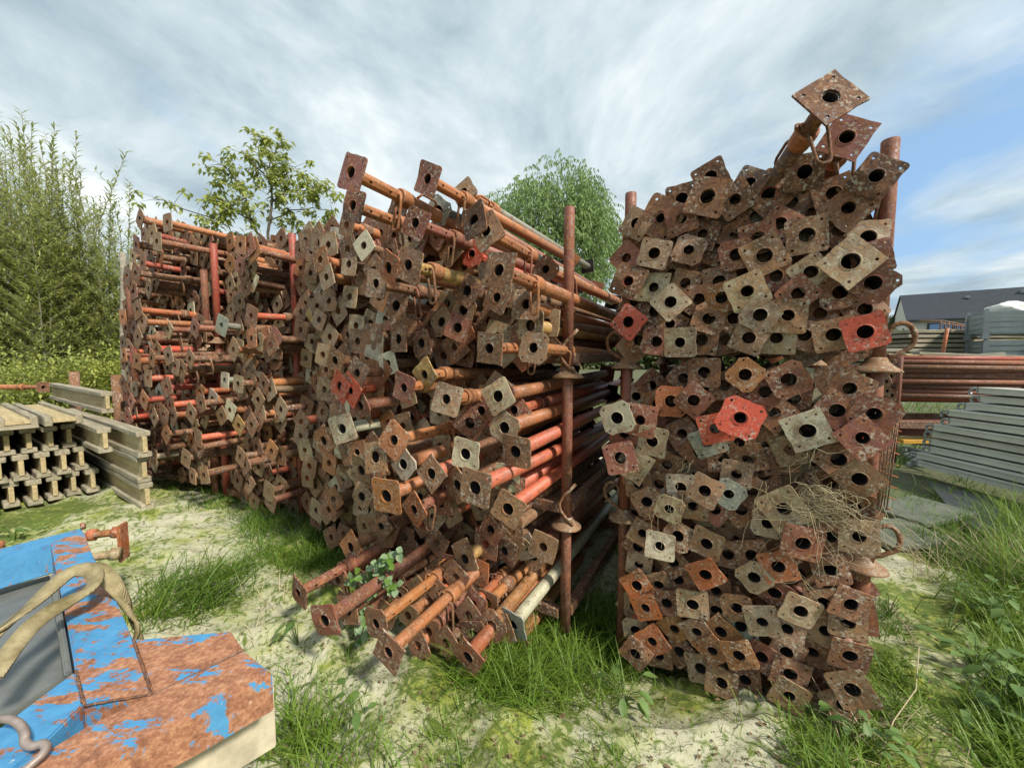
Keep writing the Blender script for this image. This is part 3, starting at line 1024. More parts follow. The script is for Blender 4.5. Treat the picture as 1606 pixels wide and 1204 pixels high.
def rack(pr, pl, z0, h, label, col='m', back=1.15, hooks=None, lean=(0, 0), cups=True):
    """pr, pl: right and left front posts (XY); tubes run along TD between front and back posts"""
    mid = (pr+pl)/2; M = T((mid.x, mid.y, z0)); root = empty('stacking_rack', M, label, 'storage rack', 'stacking racks holding the props')
    inv = M.inverted(); f = (pl-pr).normalized(); w = (pl-pr).length
    for base in (Vector((0, 0, 0)), TD*back):
        front = base.length < .01
        for q, sgn in ((pr, 1), (pl, -1)):
            L0 = Vector((q.x+base.x, q.y+base.y, z0)); ln = Vector((lean[0], lean[1], 1)).normalized()
            Mp = inv @ frame(L0, Vector((1, 0, 0)), ln)
            obj('post', post_mesh(h), root, Mp, colr(col, .1))
            if cups:
                obj('cup', CUP, root, Mp @ T((0, 0, .0)), colr('t', .1))
                if front:
                    k = (hooks or {}).get(sgn, 'ring')
                    yaw = math.atan2(-f.y*sgn, -f.x*sgn)
                    obj('hook', HOOK if k == 'ring' else SHOOK, root, Mp @ T((0, 0, .03)) @ Matrix.Rotation(yaw, 4, 'Z'), colr('b', .1))
        yaw = math.atan2(f.y, f.x)
        obj('cross_bar', beam_mesh(w-.06), root, inv @ T((mid.x+base.x, mid.y+base.y, z0+.085)) @ Matrix.Rotation(yaw, 4, 'Z'), colr('d' if front else 'b', .1))
    for q in (pr, pl):
        c = Vector((q.x, q.y, z0+.085)) + TD*back/2
        obj('side_bar', beam_mesh(back-.07), root, inv @ T(c) @ Matrix.Rotation(math.atan2(TD.y, TD.x), 4, 'Z'), colr('b', .1))
    return root
def rackcol(pr, pl, zs, names, col='m', hooks=None, top=.74):
    for i, z in enumerate(zs):
        h = (zs[i+1]-z-.004) if i+1 < len(zs) else top
        rack(pr, pl, z, h, names[i], col, hooks=hooks, cups=i > 0)
rackcol(R1R, R1L, [-.14, .52, 1.255], ['bottom rack of the right stack, its orange post above bright cloth', 'middle rack of the right stack with a cup foot and ring hook at right',
        'top rack of the right stack, rusty posts standing against the sky'], 'm', top=.80)
rackcol(R2R, R2R+FD*.93, [-.08, .47, 1.21], ['bottom rack of the central stack, red post rising from the grass', 'middle rack of the central stack, rusty post beside the red tubes',
        'top rack of the central stack, bare rusty post rising beside the gap'], 'm', {1: 's'}, top=.79)
r3 = R2R+FD*1.07
rackcol(r3, R2R+FD*2.03, [-.02, .55, 1.27], ['bottom rack left of the central stack, nearly hidden by plates', 'middle rack left of the central stack, nearly hidden by plates', 'top rack left of the central stack, nearly hidden by plates'], 'm', top=.74)
rackcol(BEND, BEND+PB*.83, [.08, .68, 1.42], ['bottom rack of the stack second from left', 'middle rack of the stack second from left', 'top rack of the stack second from left, two bare red posts'], 'q', top=.80)
rackcol(BEND+PB*.96, BEND+PB*1.93, [.14, .70, 1.36], ['bottom rack of the leftmost stack behind the timber beams', 'middle rack of the leftmost stack', 'top rack of the leftmost stack beside the wooden fence post'], 'm', top=.66)

# ------------------------------------------------------------------ timber beams
def wood_mat(name, c1, c2, c3):
    m, nt, b = new_mat(name); L = nt.links.new; tc = N(nt, 'ShaderNodeTexCoord'); oi = N(nt, 'ShaderNodeObjectInfo')
    va = N(nt, 'ShaderNodeVectorMath', operation='ADD'); cb = N(nt, 'ShaderNodeCombineXYZ'); r_ = mth(nt, 'MULTIPLY', oi.outputs['Random'], 23.0)
    L(r_, cb.inputs[0]); L(r_, cb.inputs[1]); L(tc.outputs['Object'], va.inputs[0]); L(cb.outputs[0], va.inputs[1])
    mp = N(nt, 'ShaderNodeMapping'); mp.inputs['Scale'].default_value = (1.6, 26, 26); L(va.outputs[0], mp.inputs['Vector'])
    g = noise(nt, mp.outputs[0], 1.6, 7, .7, .6); p = noise(nt, va.outputs[0], 7, 5, .65)
    c = mixc(nt, thr(nt, g, .3, .62), c2, c1); c = mixc(nt, mth(nt, 'MULTIPLY', thr(nt, p, .5, .68), .65), c, c3)
    L(c, b.inputs['Base Color']); b.inputs['Roughness'].default_value = .9; bump(nt, b, g, .7, .003); return m
WOOD = wood_mat('weathered_timber', (.39, .345, .25), (.145, .12, .08), (.19, .185, .115))
WOODE = wood_mat('pale_end_grain', (.50, .40, .22), (.26, .19, .09), (.30, .27, .15))
WOODG = wood_mat('grey_timber', (.33, .30, .235), (.15, .13, .10), (.20, .19, .12))
def bev_box(M, sx, sy, sz, bev=.004, seed=None):
    bm = bmesh.new(); box(bm, Matrix(), sx, sy, sz)
    if bev: bmesh.ops.bevel(bm, geom=bm.edges[:], offset=bev, segments=1, affect='EDGES')
    if seed is not None:
        rr = random.Random(seed); bmesh.ops.subdivide_edges(bm, edges=[e for e in bm.edges if e.calc_length() > .3], cuts=10)
        for v in bm.verts: v.co += Vector((0, rr.uniform(-1, 1)*.0016, rr.uniform(-1, 1)*.0016))
    bmesh.ops.transform(bm, matrix=M, verts=bm.verts[:]); return bm
FLM, WEBM = {}, {}
def beam(E, a, b, L, label, roll=0, seed=0, z=0):
    """I-shaped timber beam, near end at E, running along a"""
    M = frame(Vector((E.x, E.y, z)), a, Vector((0, 0, 1))) @ Matrix.Rotation(roll, 4, 'X')
    root = empty('timber_beam', M, label, 'timber beam', 'stacked timber beams')
    k = (round(L, 2), seed % 4)
    if k not in FLM:
        FLM[k] = mesh_from(bev_box(T((L/2, 0, 0)), L, .08, .04, .005, seed % 4), 'flange', WOOD)
        WEBM[k] = mesh_from(bev_box(T((L/2-.004, 0, 0)), L+.012, .027, .118, .002), 'web', WOODE)
    obj('flange', FLM[k], root, T((.008, 0, .078))); obj('flange', FLM[k], root, T((0, 0, -.078)) @ Matrix.Rotation(math.pi, 4, 'X')); obj('web', WEBM[k], root)
BA = Vector((-.846, .533, 0)).normalized(); BB = Vector((-.533, -.846, 0)).normalized()
E0 = Vector((-2.76, 2.83, 0)); ZB = .15
def bp(a, b): return E0 + BA*a + BB*b
for i, nm in enumerate(('bottom', 'middle', 'top')):
    beam(bp([0, .03, -.02][i], 0), BA, BB, 2.4, f'long timber beam jutting out at the right of the timber pile, {nm} of three', 0, i, ZB+.10+.20*i)
beam(bp(.42, .12), BA, BB, 1.9, 'timber beam jutting out beside the outermost ones, third layer of the pile', 0, 2, ZB+.10+.40)
beam(bp(1.20, -.06), BA, BB, 2.4, 'pale timber beam standing alone on top of the timber pile', 0, 1, ZB+.10+.63)
for l in range(3):
    for c in range(1 if l < 2 else 2, 12):
        beam(bp(.87+rnd.uniform(-.04, .05)+.02*(l == 2), .105*c+.02+(.05 if l == 1 else 0)), BA, BB, 1.5,
             f'timber beam with its pale end showing, {ORD[c]} from right in the {["bottom", "second", "third"][l]} layer of pile', 0, c+l, ZB+.10+.20*l)
for c in range(5):
    beam(bp(.70+.10*(c % 3), .28+.215*c), BA, BB, 1.6, f'timber beam laid flat on top of the pile, {ORD[c+1]} from the right', math.pi/2, c, ZB+.20*3+.06)
o = obj('timber_plank', mesh_from(bev_box(Matrix(), .9, .16, .028, .002, 3), 'timber_plank', WOOD), None, frame(bp(.85, .85) + Vector((0, 0, ZB+.635)), BB, Vector((.02, .01, 1))))
tag(o, 'short pale board lying across the beam ends at far left', 'plank')
# prop lying on the beams
def lone_prop(C, d, c, tc, label, li=1, t=1, pin=True, cat='scaffold prop'):
    M = frame(C, Vector((0, 0, 1)), d); root = empty('steel_prop', M, label, cat)
    obj('base_plate', PLATES['i'][0], root, None, colr(c)); obj('inner_tube', INN[li], root, None, colr(tc)); obj('outer_tube', OUTH[li][t], root, Matrix.Rotation(2, 4, 'Z'), colr(tc)); obj('collar', COLLAR, root, T((0, 0, LI[li]-.05)), colr(tc))
lone_prop(at(68, 607, 4.5), Vector((-1, .05, .0)).normalized(), 'b', 'c', 'rusty prop lying level across the top of the timber pile at the left edge', 1, 1)

# ------------------------------------------------------------------ fence post, block, poles at left
bm = bmesh.new(); r_ = .033
A = at(197, 640, 4.6); B = at(193, 396, 4.6)
tube(bm, [A.lerp(B, k/8)+Vector((rnd.uniform(-1, 1)*.006, rnd.uniform(-1, 1)*.006, 0)) for k in range(9)], .038, 8, .028)
tag(obj('fence_post', mesh_from(bm, 'fence_post', WOODG)), 'weathered wooden post standing at the left end of the prop stacks', 'fence post')
bm = bmesh.new(); q = at(209, 545, 5.0); box(bm, T((q.x, q.y, q.z-.45)), .16, .2, 1.2); bmesh.ops.bevel(bm, geom=bm.edges[:], offset=.015, segments=2, affect='EDGES')
CONC = simple('concrete', (.36, .35, .31), .9, .3, 9, bmp=.5)
tag(obj('concrete_post', mesh_from(bm, 'concrete_post', CONC)), 'grey concrete post behind the leftmost props beside the wooden post', 'post')
for px, py, Y, w, lab in ((183, 588, 3.9, .045, 'dark rusty steel pole behind the timber beams near the leftmost props'), (116, 583, 4.6, .045, 'short rusty pole behind the pale top beam of the timber pile')):
    q = at(px, py, Y); bm = bmesh.new(); lathe(bm, [(w, 0), (w, q.z+.1), (w*.85, q.z+.1), (w*.85, 0)], 14, close=True)
    tag(obj('steel_pole', mesh_from(bm, 'steel_pole', RUST), None, T((q.x, q.y, -.1)), colr('b')), lab, 'pole')

# ------------------------------------------------------------------ blue rusty steel frame, bottom left
def blue_mat(name='blue_paint_over_rust', th=.485):
    m, nt, b = new_mat(name); L = nt.links.new; tc = N(nt, 'ShaderNodeTexCoord'); P = tc.outputs['Object']
    mp = N(nt, 'ShaderNodeMapping'); mp.inputs['Rotation'].default_value = (0, 0, D2R(-35)); mp.inputs['Scale'].default_value = (.8, 2.6, 1); L(P, mp.inputs['Vector'])
    n1 = noise(nt, mp.outputs[0], 7.0, 9, .66, .5); n2 = noise(nt, P, 90, 4, .7); n3 = noise(nt, P, 22, 5, .7)
    rust = ramp(nt, [(.34, (.14, .055, .030)), (.48, (.30, .13, .070)), (.62, (.50, .26, .14))]); L(mixc(nt, .5, n3, n2), rust.inputs[0])
    blue = mixc(nt, thr(nt, n3, .3, .7), (.045, .20, .40), (.075, .28, .50))
    k = mth(nt, 'ADD', mth(nt, 'MULTIPLY', n1, .72), mth(nt, 'MULTIPLY', n3, .28))
    kk = mth(nt, 'ADD', mth(nt, 'MULTIPLY', k, .86), mth(nt, 'MULTIPLY', n2, .14))
    c = mixc(nt, thr(nt, kk, th, th+.014), rust.outputs[0], blue)
    c = mixc(nt, mth(nt, 'MULTIPLY', thr(nt, n2, .68, .73), .8), c, (.6, .55, .48)); L(c, b.inputs['Base Color']); b.inputs['Roughness'].default_value = .65
    bump(nt, b, mth(nt, 'ADD', thr(nt, k, .49, .54), n2), .35, .002); return m
BLUE = blue_mat(); BLUER = blue_mat('rust_with_blue_flakes', .532); BLUEF = blue_mat('blue_paint', .44)
CREAM = simple('worn_cream_paint', (.56, .49, .35), .75, .35, 14, bmp=.3)
GREYS = simple('dull_steel', (.22, .23, .22), .5, .3, 6, metal=.3)
zf = 2.979
def fz(pts, z): return [on_z(x/zf, 800+y/zf, z) for x, y in pts]
def solid(name, parent, pts, z, dz, mat, bev=.004):
    bm = bmesh.new(); prism(bm, fz(pts, z), dz)
    if bev: bmesh.ops.bevel(bm, geom=bm.edges[:], offset=bev, segments=2, affect='EDGES', clamp_overlap=True)
    return obj(name, mesh_from(bm, name, mat), parent)
fr = empty('steel_bracket', Matrix(), 'heavy blue steel frame with peeling paint and rust in the bottom left corner', 'steel frame')
ZF = .50
def weld(p0, p1, z, r=.003):
    rr = random.Random(int(p0[0])); A, B = fz([p0], z)[0], fz([p1], z)[0]; bm = bmesh.new(); n = 26
    tube(bm, [A.lerp(B, k/n)+Vector((rr.uniform(-1, 1), rr.uniform(-1, 1), rr.uniform(-.5, 1)))*.0010 for k in range(n+1)], r, 6); return obj('weld_seam', mesh_from(bm, 'weld_seam', RUSTT), fr, None, colr('d'))
weld((622, 602), (709, 858), ZF+.001); weld((355, 748), (392, 905), ZF+.001); weld((394, 912), (709, 858), ZF+.002, .0028); weld((712, 860), (1138, 652), ZF-.001, .0025); weld((238, 158), (300, 450), ZF-.02, .003)
solid('rail', fr, [(-260, 244), (378, 84), (398, 118), (238, 158), (-260, 288)], ZF, .13, BLUEF)
solid('diagonal_bar', fr, [(236, 150), (392, 98), (432, 205), (522, 372), (622, 600), (709, 858), (392, 905), (352, 748), (300, 450), (262, 280)], ZF+.003, .14, BLUE)
solid('gusset', fr, [(622, 602), (1080, 562), (1138, 652), (712, 860)], ZF-.003, .13, BLUER)
solid('front_bar', fr, [(400, 1008), (709, 858), (1140, 652), (1275, 762), (900, 960), (560, 1120), (240, 1290), (-160, 1500), (-160, 1395), (203, 1092), (240, 1108)], ZF, .10, BLUER)
solid('brace', fr, [(60, 965), (352, 748), (390, 905), (203, 1086), (-160, 1388), (-160, 1130)], ZF+.001, .10, BLUE)
solid('front_foot', fr, [(1200, 720), (1279, 768), (600, 1108), (150, 1340), (60, 1300)], ZF-.103, .22, CREAM)
solid('inner_plate', fr, [(-200, 420), (235, 300), (300, 600), (330, 760), (60, 940), (-200, 1000)], ZF-.17, .02, GREYS)
solid('stiffener', fr, [(232, 300), (262, 290), (335, 745), (300, 770)], ZF-.02, .08, GREYS)
# threaded jacks with a flat plate
def rod(A, B, r, n=10, ridges=True):
    bm = bmesh.new(); k = 40 if ridges else 2; d = B-A
    prof = [(r*(1.0 if i % 2 else .86), d.length*i/k) for i in range(k+1)]
    lathe(bm, [(0.001, 0)]+prof+[(.001, d.length)], 12, frame(A, Vector((0, 0, 1)), d.normalized())); return bm
c1 = on_z(430/zf, 800+115/zf, ZF-.02); j1 = on_z(565/zf, 800+100/zf, ZF-.02); c2 = on_z(425/zf, 800+220/zf, ZF-.06); j2 = on_z(560/zf, 800+200/zf, ZF-.06)
obj('jack_screw', mesh_from(rod(c1, j1, .017), 'jack_screw', RUST), fr, None, colr('o')); obj('jack_screw', mesh_from(rod(c2, j2, .017), 'jack_screw', RUST), fr, None, colr('g'))
ax = (j1-c1).normalized()
bm = bmesh.new(); q = (j1+j2)/2 + ax*.01; Mx = frame(q, Vector((0, 0, 1)), ax); box(bm, Mx, .17, .062, .014); bmesh.ops.bevel(bm, geom=bm.edges[:], offset=.004, segments=2, affect='EDGES')
obj('jack_plate', mesh_from(bm, 'jack_plate', RUST), fr, None, colr('R'))
for (q, cc) in ((c1, 'R'), (j1-ax*.015, 'R'), (j2-ax*.015, 'g')):
    bm = bmesh.new(); lathe(bm, [(.001, -.014), (.028, -.014), (.028, .014), (.001, .014)], 6, frame(q, Vector((0, 0, 1)), ax)); obj('nut', mesh_from(bm, 'nut', RUST), fr, None, colr(cc))
for (x, y) in ((388, 75), (8, 160)):
    bm = bmesh.new(); q = on_z(x/zf, 800+y/zf, ZF+.012); lathe(bm, [(.001, -.012), (.009, -.012), (.009, .016), (.001, .016)], 8, T(q)); obj('bolt', mesh_from(bm, 'bolt', RUST), fr, None, colr('R'))
# webbing strap draped over the bar
def strap():
    m, nt, b = new_mat('dirty_webbing'); L = nt.links.new; tc = N(nt, 'ShaderNodeTexCoord'); w = N(nt, 'ShaderNodeTexWave', ins={'Scale': 120, 'Distortion': 1.5}); L(tc.outputs['Object'], w.inputs[0])
    n = noise(nt, tc.outputs['Object'], 12, 5, .7)
    L(mixc(nt, thr(nt, n, .35, .65), (.17, .135, .055), (.42, .35, .20)), b.inputs['Base Color']); b.inputs['Roughness'].default_value = .95; bump(nt, b, w.outputs['Fac'], .6, .002)
    bm = bmesh.new()
    C = [((-160, 700), .545), ((0, 560), .56), ((130, 450), .575), ((240, 370), .585), ((330, 300), .60), ((400, 262), .612), ((455, 275), .60), ((520, 330), .56), ((575, 400), .50), ((615, 480), .43), ((640, 560), .36), ((650, 640), .30)]
    P = [on_z(x/zf, 800+y/zf, z) for (x, y), z in C]
    Q = []
    for i in range(len(P)-1):
        for t in (0, .33, .66): Q.append(P[i].lerp(P[i+1], t))
    Q.append(P[-1])
    for s_ in range(3):
        for i in range(1, len(Q)-1): Q[i] = (Q[i-1]+Q[i]*2+Q[i+1])/4
    rows = []
    for i, q in enumerate(Q):
        t = (Q[min(i+1, len(Q)-1)]-Q[max(i-1, 0)]).normalized(); side = t.cross(Vector((0, 0, 1))).normalized()
        tw = .55*math.sin(i*.22); up = side.cross(t); side = (side*math.cos(tw)+up*math.sin(tw)); nrm = side.cross(t)
        w_ = .024
        rows.append([bm.verts.new(q + side*w_*u + nrm*(.004*(1 if u_ else -1)) + nrm*.004*math.sin(u*5+i*.7)) for u, u_ in ((-1, 1), (-.5, 1), (0, 1), (.5, 1), (1, 1), (1, 0), (.5, 0), (0, 0), (-.5, 0), (-1, 0))])
    for A, B in zip(rows, rows[1:]):
        for k in range(10):
            f = bm.faces.new((A[k], A[(k+1) % 10], B[(k+1) % 10], B[k])); f.smooth = True
    o = obj('strap', mesh_from(bm, 'strap', m)); tag(o, 'worn beige webbing strap draped over the blue steel frame', 'strap')
    # second fold of the same strap hanging on the left
    bm = bmesh.new()
    C = [((-120, 640), .56), ((60, 520), .575), ((180, 420), .59), ((300, 300), .615), ((380, 262), .628), ((470, 300), .612), ((430, 370), .60), ((330, 420), .585), ((230, 470), .58), ((120, 560), .57), ((30, 680), .55), ((-40, 800), .52)]
    P = [on_z(x/zf, 800+y/zf, z) for (x, y), z in C]; Q = []
    for i in range(len(P)-1):
        for t in (0, .33, .66): Q.append(P[i].lerp(P[i+1], t))
    Q.append(P[-1])
    for s_ in range(3):
        for i in range(1, len(Q)-1): Q[i] = (Q[i-1]+Q[i]*2+Q[i+1])/4
    rows = []
    for i, q in enumerate(Q):
        t = (Q[min(i+1, len(Q)-1)]-Q[max(i-1, 0)]).normalized(); side = (t.cross(Vector((0, 0, 1))).normalized()*.7 + Vector((0, 0, 1))*.5*math.cos(i*.25)).normalized(); nrm = side.cross(t)
        rows.append([bm.verts.new(q + side*.020*u + nrm*(.004 if u_ else -.004)) for u, u_ in ((-1, 1), (0, 1), (1, 1), (1, 0), (0, 0), (-1, 0))])
    for A, B in zip(rows, rows[1:]):
        for k in range(6):
            f = bm.faces.new((A[k], A[(k+1) % 6], B[(k+1) % 6], B[k])); f.smooth = True
    obj('strap_loop', mesh_from(bm, 'strap_loop', m), o)
strap()
bm = bmesh.new(); P = [((-40, 985), .53), ((30, 968), .54), ((90, 990), .545), ((120, 1040), .54), ((112, 1085), .53), ((150, 1105), .53), ((200, 1085), .535), ((222, 1105), .53), ((190, 1150), .525), ((110, 1215), .52), ((40, 1300), .51)]
H = [on_z(x/zf, 800+y/zf, z) for (x, y), z in P]
for _ in range(3): H = [H[0]]+[q for a, b_ in zip(H, H[1:]) for q in (a.lerp(b_, .25), a.lerp(b_, .75))]+[H[-1]]
tube(bm, H, .0075, 8)
HOOKM = simple('worn_hook_steel', (.42, .34, .30), .5, .4, 20, metal=.4)
tag(obj('steel_hook', mesh_from(bm, 'steel_hook', HOOKM)), 'bent steel hook lying on the blue frame at the bottom left corner', 'hook')

# ------------------------------------------------------------------ right-hand background
GALV = simple('galvanised_steel', (.40, .43, .42), .45, .22, 5, metal=.55, bmp=.1)
GALVD = simple('dull_galvanised_steel', (.25, .28, .29), .5, .25, 6, metal=.4, bmp=.1)
DECK = simple('aluminium_deck', (.56, .56, .49), .5, .2, 3, metal=.15, bmp=.1)
def deck_plank(M, L, label):
    root = empty('deck_plank', M, label, 'scaffold plank', 'metal scaffold planks in the pile')
    if 'pl' not in _bm:
        bm = bmesh.new(); prof = [(0, 0), (0, .012), (.004, .014), (.004, .045), (0, .05), (0, .062), (.012, .066), (.30, .066), (.312, .062), (.312, .05), (.308, .045), (.308, .014), (.312, .012), (.312, 0), (.290, 0), (.290, .006), (.022, .006), (.022, 0)]
        A = [bm.verts.new((0, y, z)) for y, z in prof]; B = [bm.verts.new((L, y, z)) for y, z in prof]
        for k in range(len(prof)): bm.faces.new((A[k], A[(k+1) % len(prof)], B[(k+1) % len(prof)], B[k]))
        bm.faces.new(A[::-1]); bm.faces.new(B); bmesh.ops.recalc_face_normals(bm, faces=bm.faces[:]); _bm['pl'] = mesh_from(bm, 'board', DECK)
        bm = bmesh.new()
        tube(bm, [(.0, 0, .045), (-.05, 0, .05), (-.085, 0, .04), (-.10, 0, .015), (-.095, 0, -.012), (-.078, 0, -.02)], .014, 6); box(bm, T((-.012, 0, .035)), .03, .05, .05)
        _bm['hk'] = mesh_from(bm, 'claw', GALV)
        bm = bmesh.new(); box(bm, T((-.006, .156, .033)), .012, .31, .06); _bm['ep'] = mesh_from(bm, 'end_plate', GALVD)
    obj('board', _bm['pl'], root); obj('end_plate', _bm['ep'], root)
    for y in (.035, .277): obj('claw', _bm['hk'], root, T((0, y, 0)))
for k in range(11):
    Y0 = 4.25 + rnd.uniform(-.09, .09) + (.10 if k < 5 else 0) - .012*k; X0 = 4.70 + rnd.uniform(-.03, .03) + .012*k
    if k > 7: Y0 -= .12; X0 += .10
    M = frame(Vector((X0, Y0, .05+.087*k)), Vector((.035+rnd.uniform(-.03, .03), -1, rnd.uniform(-.008, .008))), Vector((rnd.uniform(-.03, .03), 0, 1)))
    deck_plank(M @ T((0, 0, 0)), 2.4, f'galvanised scaffold plank, {ORD[k+1]} from the ground in the metal plank pile')
# loose scaffold braces on the ground
for k, (xa, ya, xb, yb, z) in enumerate(((1436, 694, 1500, 703, .18), (1420, 704, 1490, 712, .14), (1424, 714, 1500, 722, .1), (1438, 722, 1505, 733, .07), (1428, 728, 1490, 735, .04), (1445, 690, 1510, 708, .2))):
    A = on_z(xa, ya, z); B = on_z(xb, yb, z); bm = bmesh.new(); tube(bm, [A, A.lerp(B, .5), B], .022, 10)
    root = obj('scaffold_tube', mesh_from(bm, 'scaffold_tube', GALVD)); tag(root, f'grey scaffold tube poking left from under the metal planks, {ORD[k+1]} of six', 'scaffold tube', 'grey scaffold tubes by the metal planks')
    bm = bmesh.new(); box(bm, T(A), .07, .05, .06); bmesh.ops.bevel(bm, geom=bm.edges[:], offset=.012, segments=1, affect='EDGES'); obj('coupler', mesh_from(bm, 'coupler', GALV), root)
# rack of red tubes seen side on
RY = 4.9
def side_prop(px, py, Y, d, c, t, label):
    C = at(px, py, Y); M = frame(C, Vector((0, 0, 1)), d); root = empty('steel_prop', M, label, 'scaffold prop', 'red props in the far rack')
    obj('base_plate', PLATES['o'][0], root, Matrix.Rotation(rnd.uniform(0, 1.5), 4, 'Z'), colr(c)); obj('outer_tube', OUTB[2], root, None, colr(t))
for k, (py, c, t) in enumerate(((565, 'm', 'q'), (571, 'b', 'm'), (579, 'b', 'd'), (587, 'b', 'm'), (594, 'b', 'd'), (602, 'b', 'm'), (610, 'b', 'd'), (617, 'b', 'm'), (624, 'b', 'd'), (628, 'm', 'q'))):
    side_prop(1392+rnd.uniform(-4, 8), py-4, RY-.08*(k % 3), Vector((1, -.10+rnd.uniform(-.02, .02), rnd.uniform(-.012, -.0))).normalized(), c, t, f'red-brown prop in the far rack by the metal planks, {ORD[k+1]} from the top')
for k in range(16):
    side_prop(1388+rnd.uniform(-6, 8), 566+4*k, RY+.12+.1*(k % 3), Vector((1, -.10, -.005)).normalized(), 'b', rnd.choice('bmd'), f'dark prop deep inside the far rack, {ORD[k+1]} row down')
q = Vector((at(1410, 600, RY-.2).x, RY-.2, 0))
rr_ = empty('stacking_rack', T((q.x, q.y, 0)), 'rusty rack holding the far bundle of red props behind the mesh', 'storage rack')
for dx in (0, 1.75):
    for dy in (0, .75):
        obj('post', post_mesh(1.30), rr_, T((dx, dy-dx*.1, 0)), colr('m'))
for dy in (0, .75): obj('cross_bar', beam_mesh(1.75, .09), rr_, T((.875, dy-.09, .47)) @ Matrix.Rotation(-.1, 4, 'Z'), colr('d'))
# red plank with a white cross chalked on it
bm = bev_box(Matrix(), 1.3, .03, .20, .004); q = at(1455, 668, 4.75); PRED = simple('red_brown_paint', (.15, .035, .025), .7, .4, 12)
rp = obj('red_board', mesh_from(bm, 'red_board', PRED), None, T((q.x+.25, q.y, q.z-.02))); tag(rp, 'dark red board with a white painted X under the far rack', 'board')
WHITE = simple('white_chalk', (.55, .53, .48), .9, .3, 40)
def strokes(segs, s_, w, mat, name, parent, M):
    bm = bmesh.new()
    for (x0, y0), (x1, y1) in segs:
        d = Vector((x1-x0, y1-y0))*s_; c = Vector(((x0+x1)/2*s_, 0, (y0+y1)/2*s_)); box(bm, T(c) @ Matrix.Rotation(-math.atan2(d.y, d.x), 4, 'Y'), d.length, .002, w)
    return obj(name, mesh_from(bm, name, mat), parent, M)
strokes([((0, 0), (1, .9)), ((0, .9), (1, 0))], .12, .016, WHITE, 'painted_cross', rp, T((-.10, -.0165, -.05)))
strokes([((1.2, .55), (1.7, .55))], .12, .014, WHITE, 'painted_dash', rp, T((-.10, -.0165, -.05)))
YEL = simple('yellow_paint', (.55, .30, .03), .6, .3, 10)
q = at(1435, 690, 4.8); tag(obj('yellow_board', mesh_from(bev_box(Matrix(), .9, .2, .05, .004), 'yellow_board', YEL), None, T((q.x+.2, q.y, q.z))), 'yellow painted board lying below the red board behind the mesh', 'board')
# rusty reinforcing mesh bundle
A0 = Vector((2.97, 3.06, 0)); mesh_root = empty('rebar_mesh', T(A0), 'upright bundle of rusty reinforcing mesh behind the right stack', 'steel mesh')
dm = Vector((.11, .02, 0)); sl = Vector((.1, .05, 0))
for k in range(15):
    bm = bmesh.new(); u = k/14; p = dm*u*1.3 + Vector((0, .05*(k % 3), 0)); tube(bm, [p, p+Vector((.03, 0, .45)), p+Vector((.05+.02*(k % 2), 0, .80+.05*(k % 4)))], .0048, 5); obj('mesh_bar', mesh_from(bm, 'mesh_bar', RUST), mesh_root, None, colr('b'))
for k in range(9):
    bm = bmesh.new(); z = .08+.095*k; tube(bm, [Vector((-.02, .0, z+.07)), dm*1.3*.5+Vector((0, .03, z)), dm*1.3+Vector((.06, 0, z-.05))], .0048, 5); obj('mesh_bar', mesh_from(bm, 'mesh_bar', RUST), mesh_root, None, colr('R'))
# metal crates
def crate(px, pytop, Y, w, d, h, label, yaw=0, hole=True, paper=False):
    q = at(px, pytop, Y); M = T((q.x, q.y, q.z-h)) @ Matrix.Rotation(yaw, 4, 'Z'); root = empty('metal_crate', M, label, 'metal crate', 'grey metal crates')
    for sx in (0, w):
        for sy in (0, d):
            bm = bmesh.new(); box(bm, T((sx, sy, h/2)), .06, .06, h+.02); box(bm, T((sx, sy, -.0)), .085, .085, .06); box(bm, T((sx, sy, h+.025)), .03, .03, .06); obj('corner_post', mesh_from(bm, 'corner_post', GALVD), root)
    nb = 4; bh = (h-.06)/nb
    for side in range(4):
        for k in range(nb):
            bm = bmesh.new(); L_ = (w if side < 2 else d)-.066
            zc = .06+bh*(k+.5)
            box(bm, Matrix(), L_, .012, bh*.72); box(bm, T((0, .008, bh*.43)), L_, .012, bh*.14)
            Mp = T((w/2, (0 if side == 0 else d), zc)) if side < 2 else T(((0 if side == 2 else w), d/2, zc)) @ Matrix.Rotation(math.pi/2, 4, 'Z')
            obj('side_panel', mesh_from(bm, 'side_panel', GALVC), root, Mp)
    bm = bmesh.new(); box(bm, T((w/2, d/2, .045)), w-.07, d-.07, .01); obj('floor_panel', mesh_from(bm, 'floor_panel', GALVD), root)
    if paper:
        bm = bmesh.new(); box(bm, T((w*.28, -.012, h*.62)), .10, .003, .07); obj('paper_label', mesh_from(bm, 'paper_label', simple('paper', (.7, .7, .68), .8, .1, 20, bmp=0)), root)
    return q
GALVC = simple('crate_grey', (.24, .285, .285), .55, .2, 4, metal=.25, bmp=.1)
crate(1548, 489, 6.2, 1.6, .72, .40, 'upper grey ribbed metal crate with a white bag in it, right edge', -.61)
crate(1546, 534, 6.2, 1.6, .72, .42, 'second grey ribbed metal crate with a paper label, under the upper crate', -.61, paper=True)
crate(1546, 580, 6.2, 1.6, .72, .42, 'third grey metal crate, mostly behind the red props', -.61)
crate(1546, 622, 6.2, 1.6, .72, .42, 'lowest grey metal crate, behind the metal planks', -.61)
bm = bmesh.new(); bmesh.ops.create_icosphere(bm, subdivisions=4, radius=1); q = at(1583, 490, 6.6)
for v in bm.verts:
    n = mnoise.noise(v.co*1.6)*.35 + mnoise.noise(v.co*5)*.12; v.co = Vector((v.co.x*.30*(1+n), v.co.y*.2*(1+n), v.co.z*.16*(1+n)+.02))
for f in bm.faces: f.smooth = True
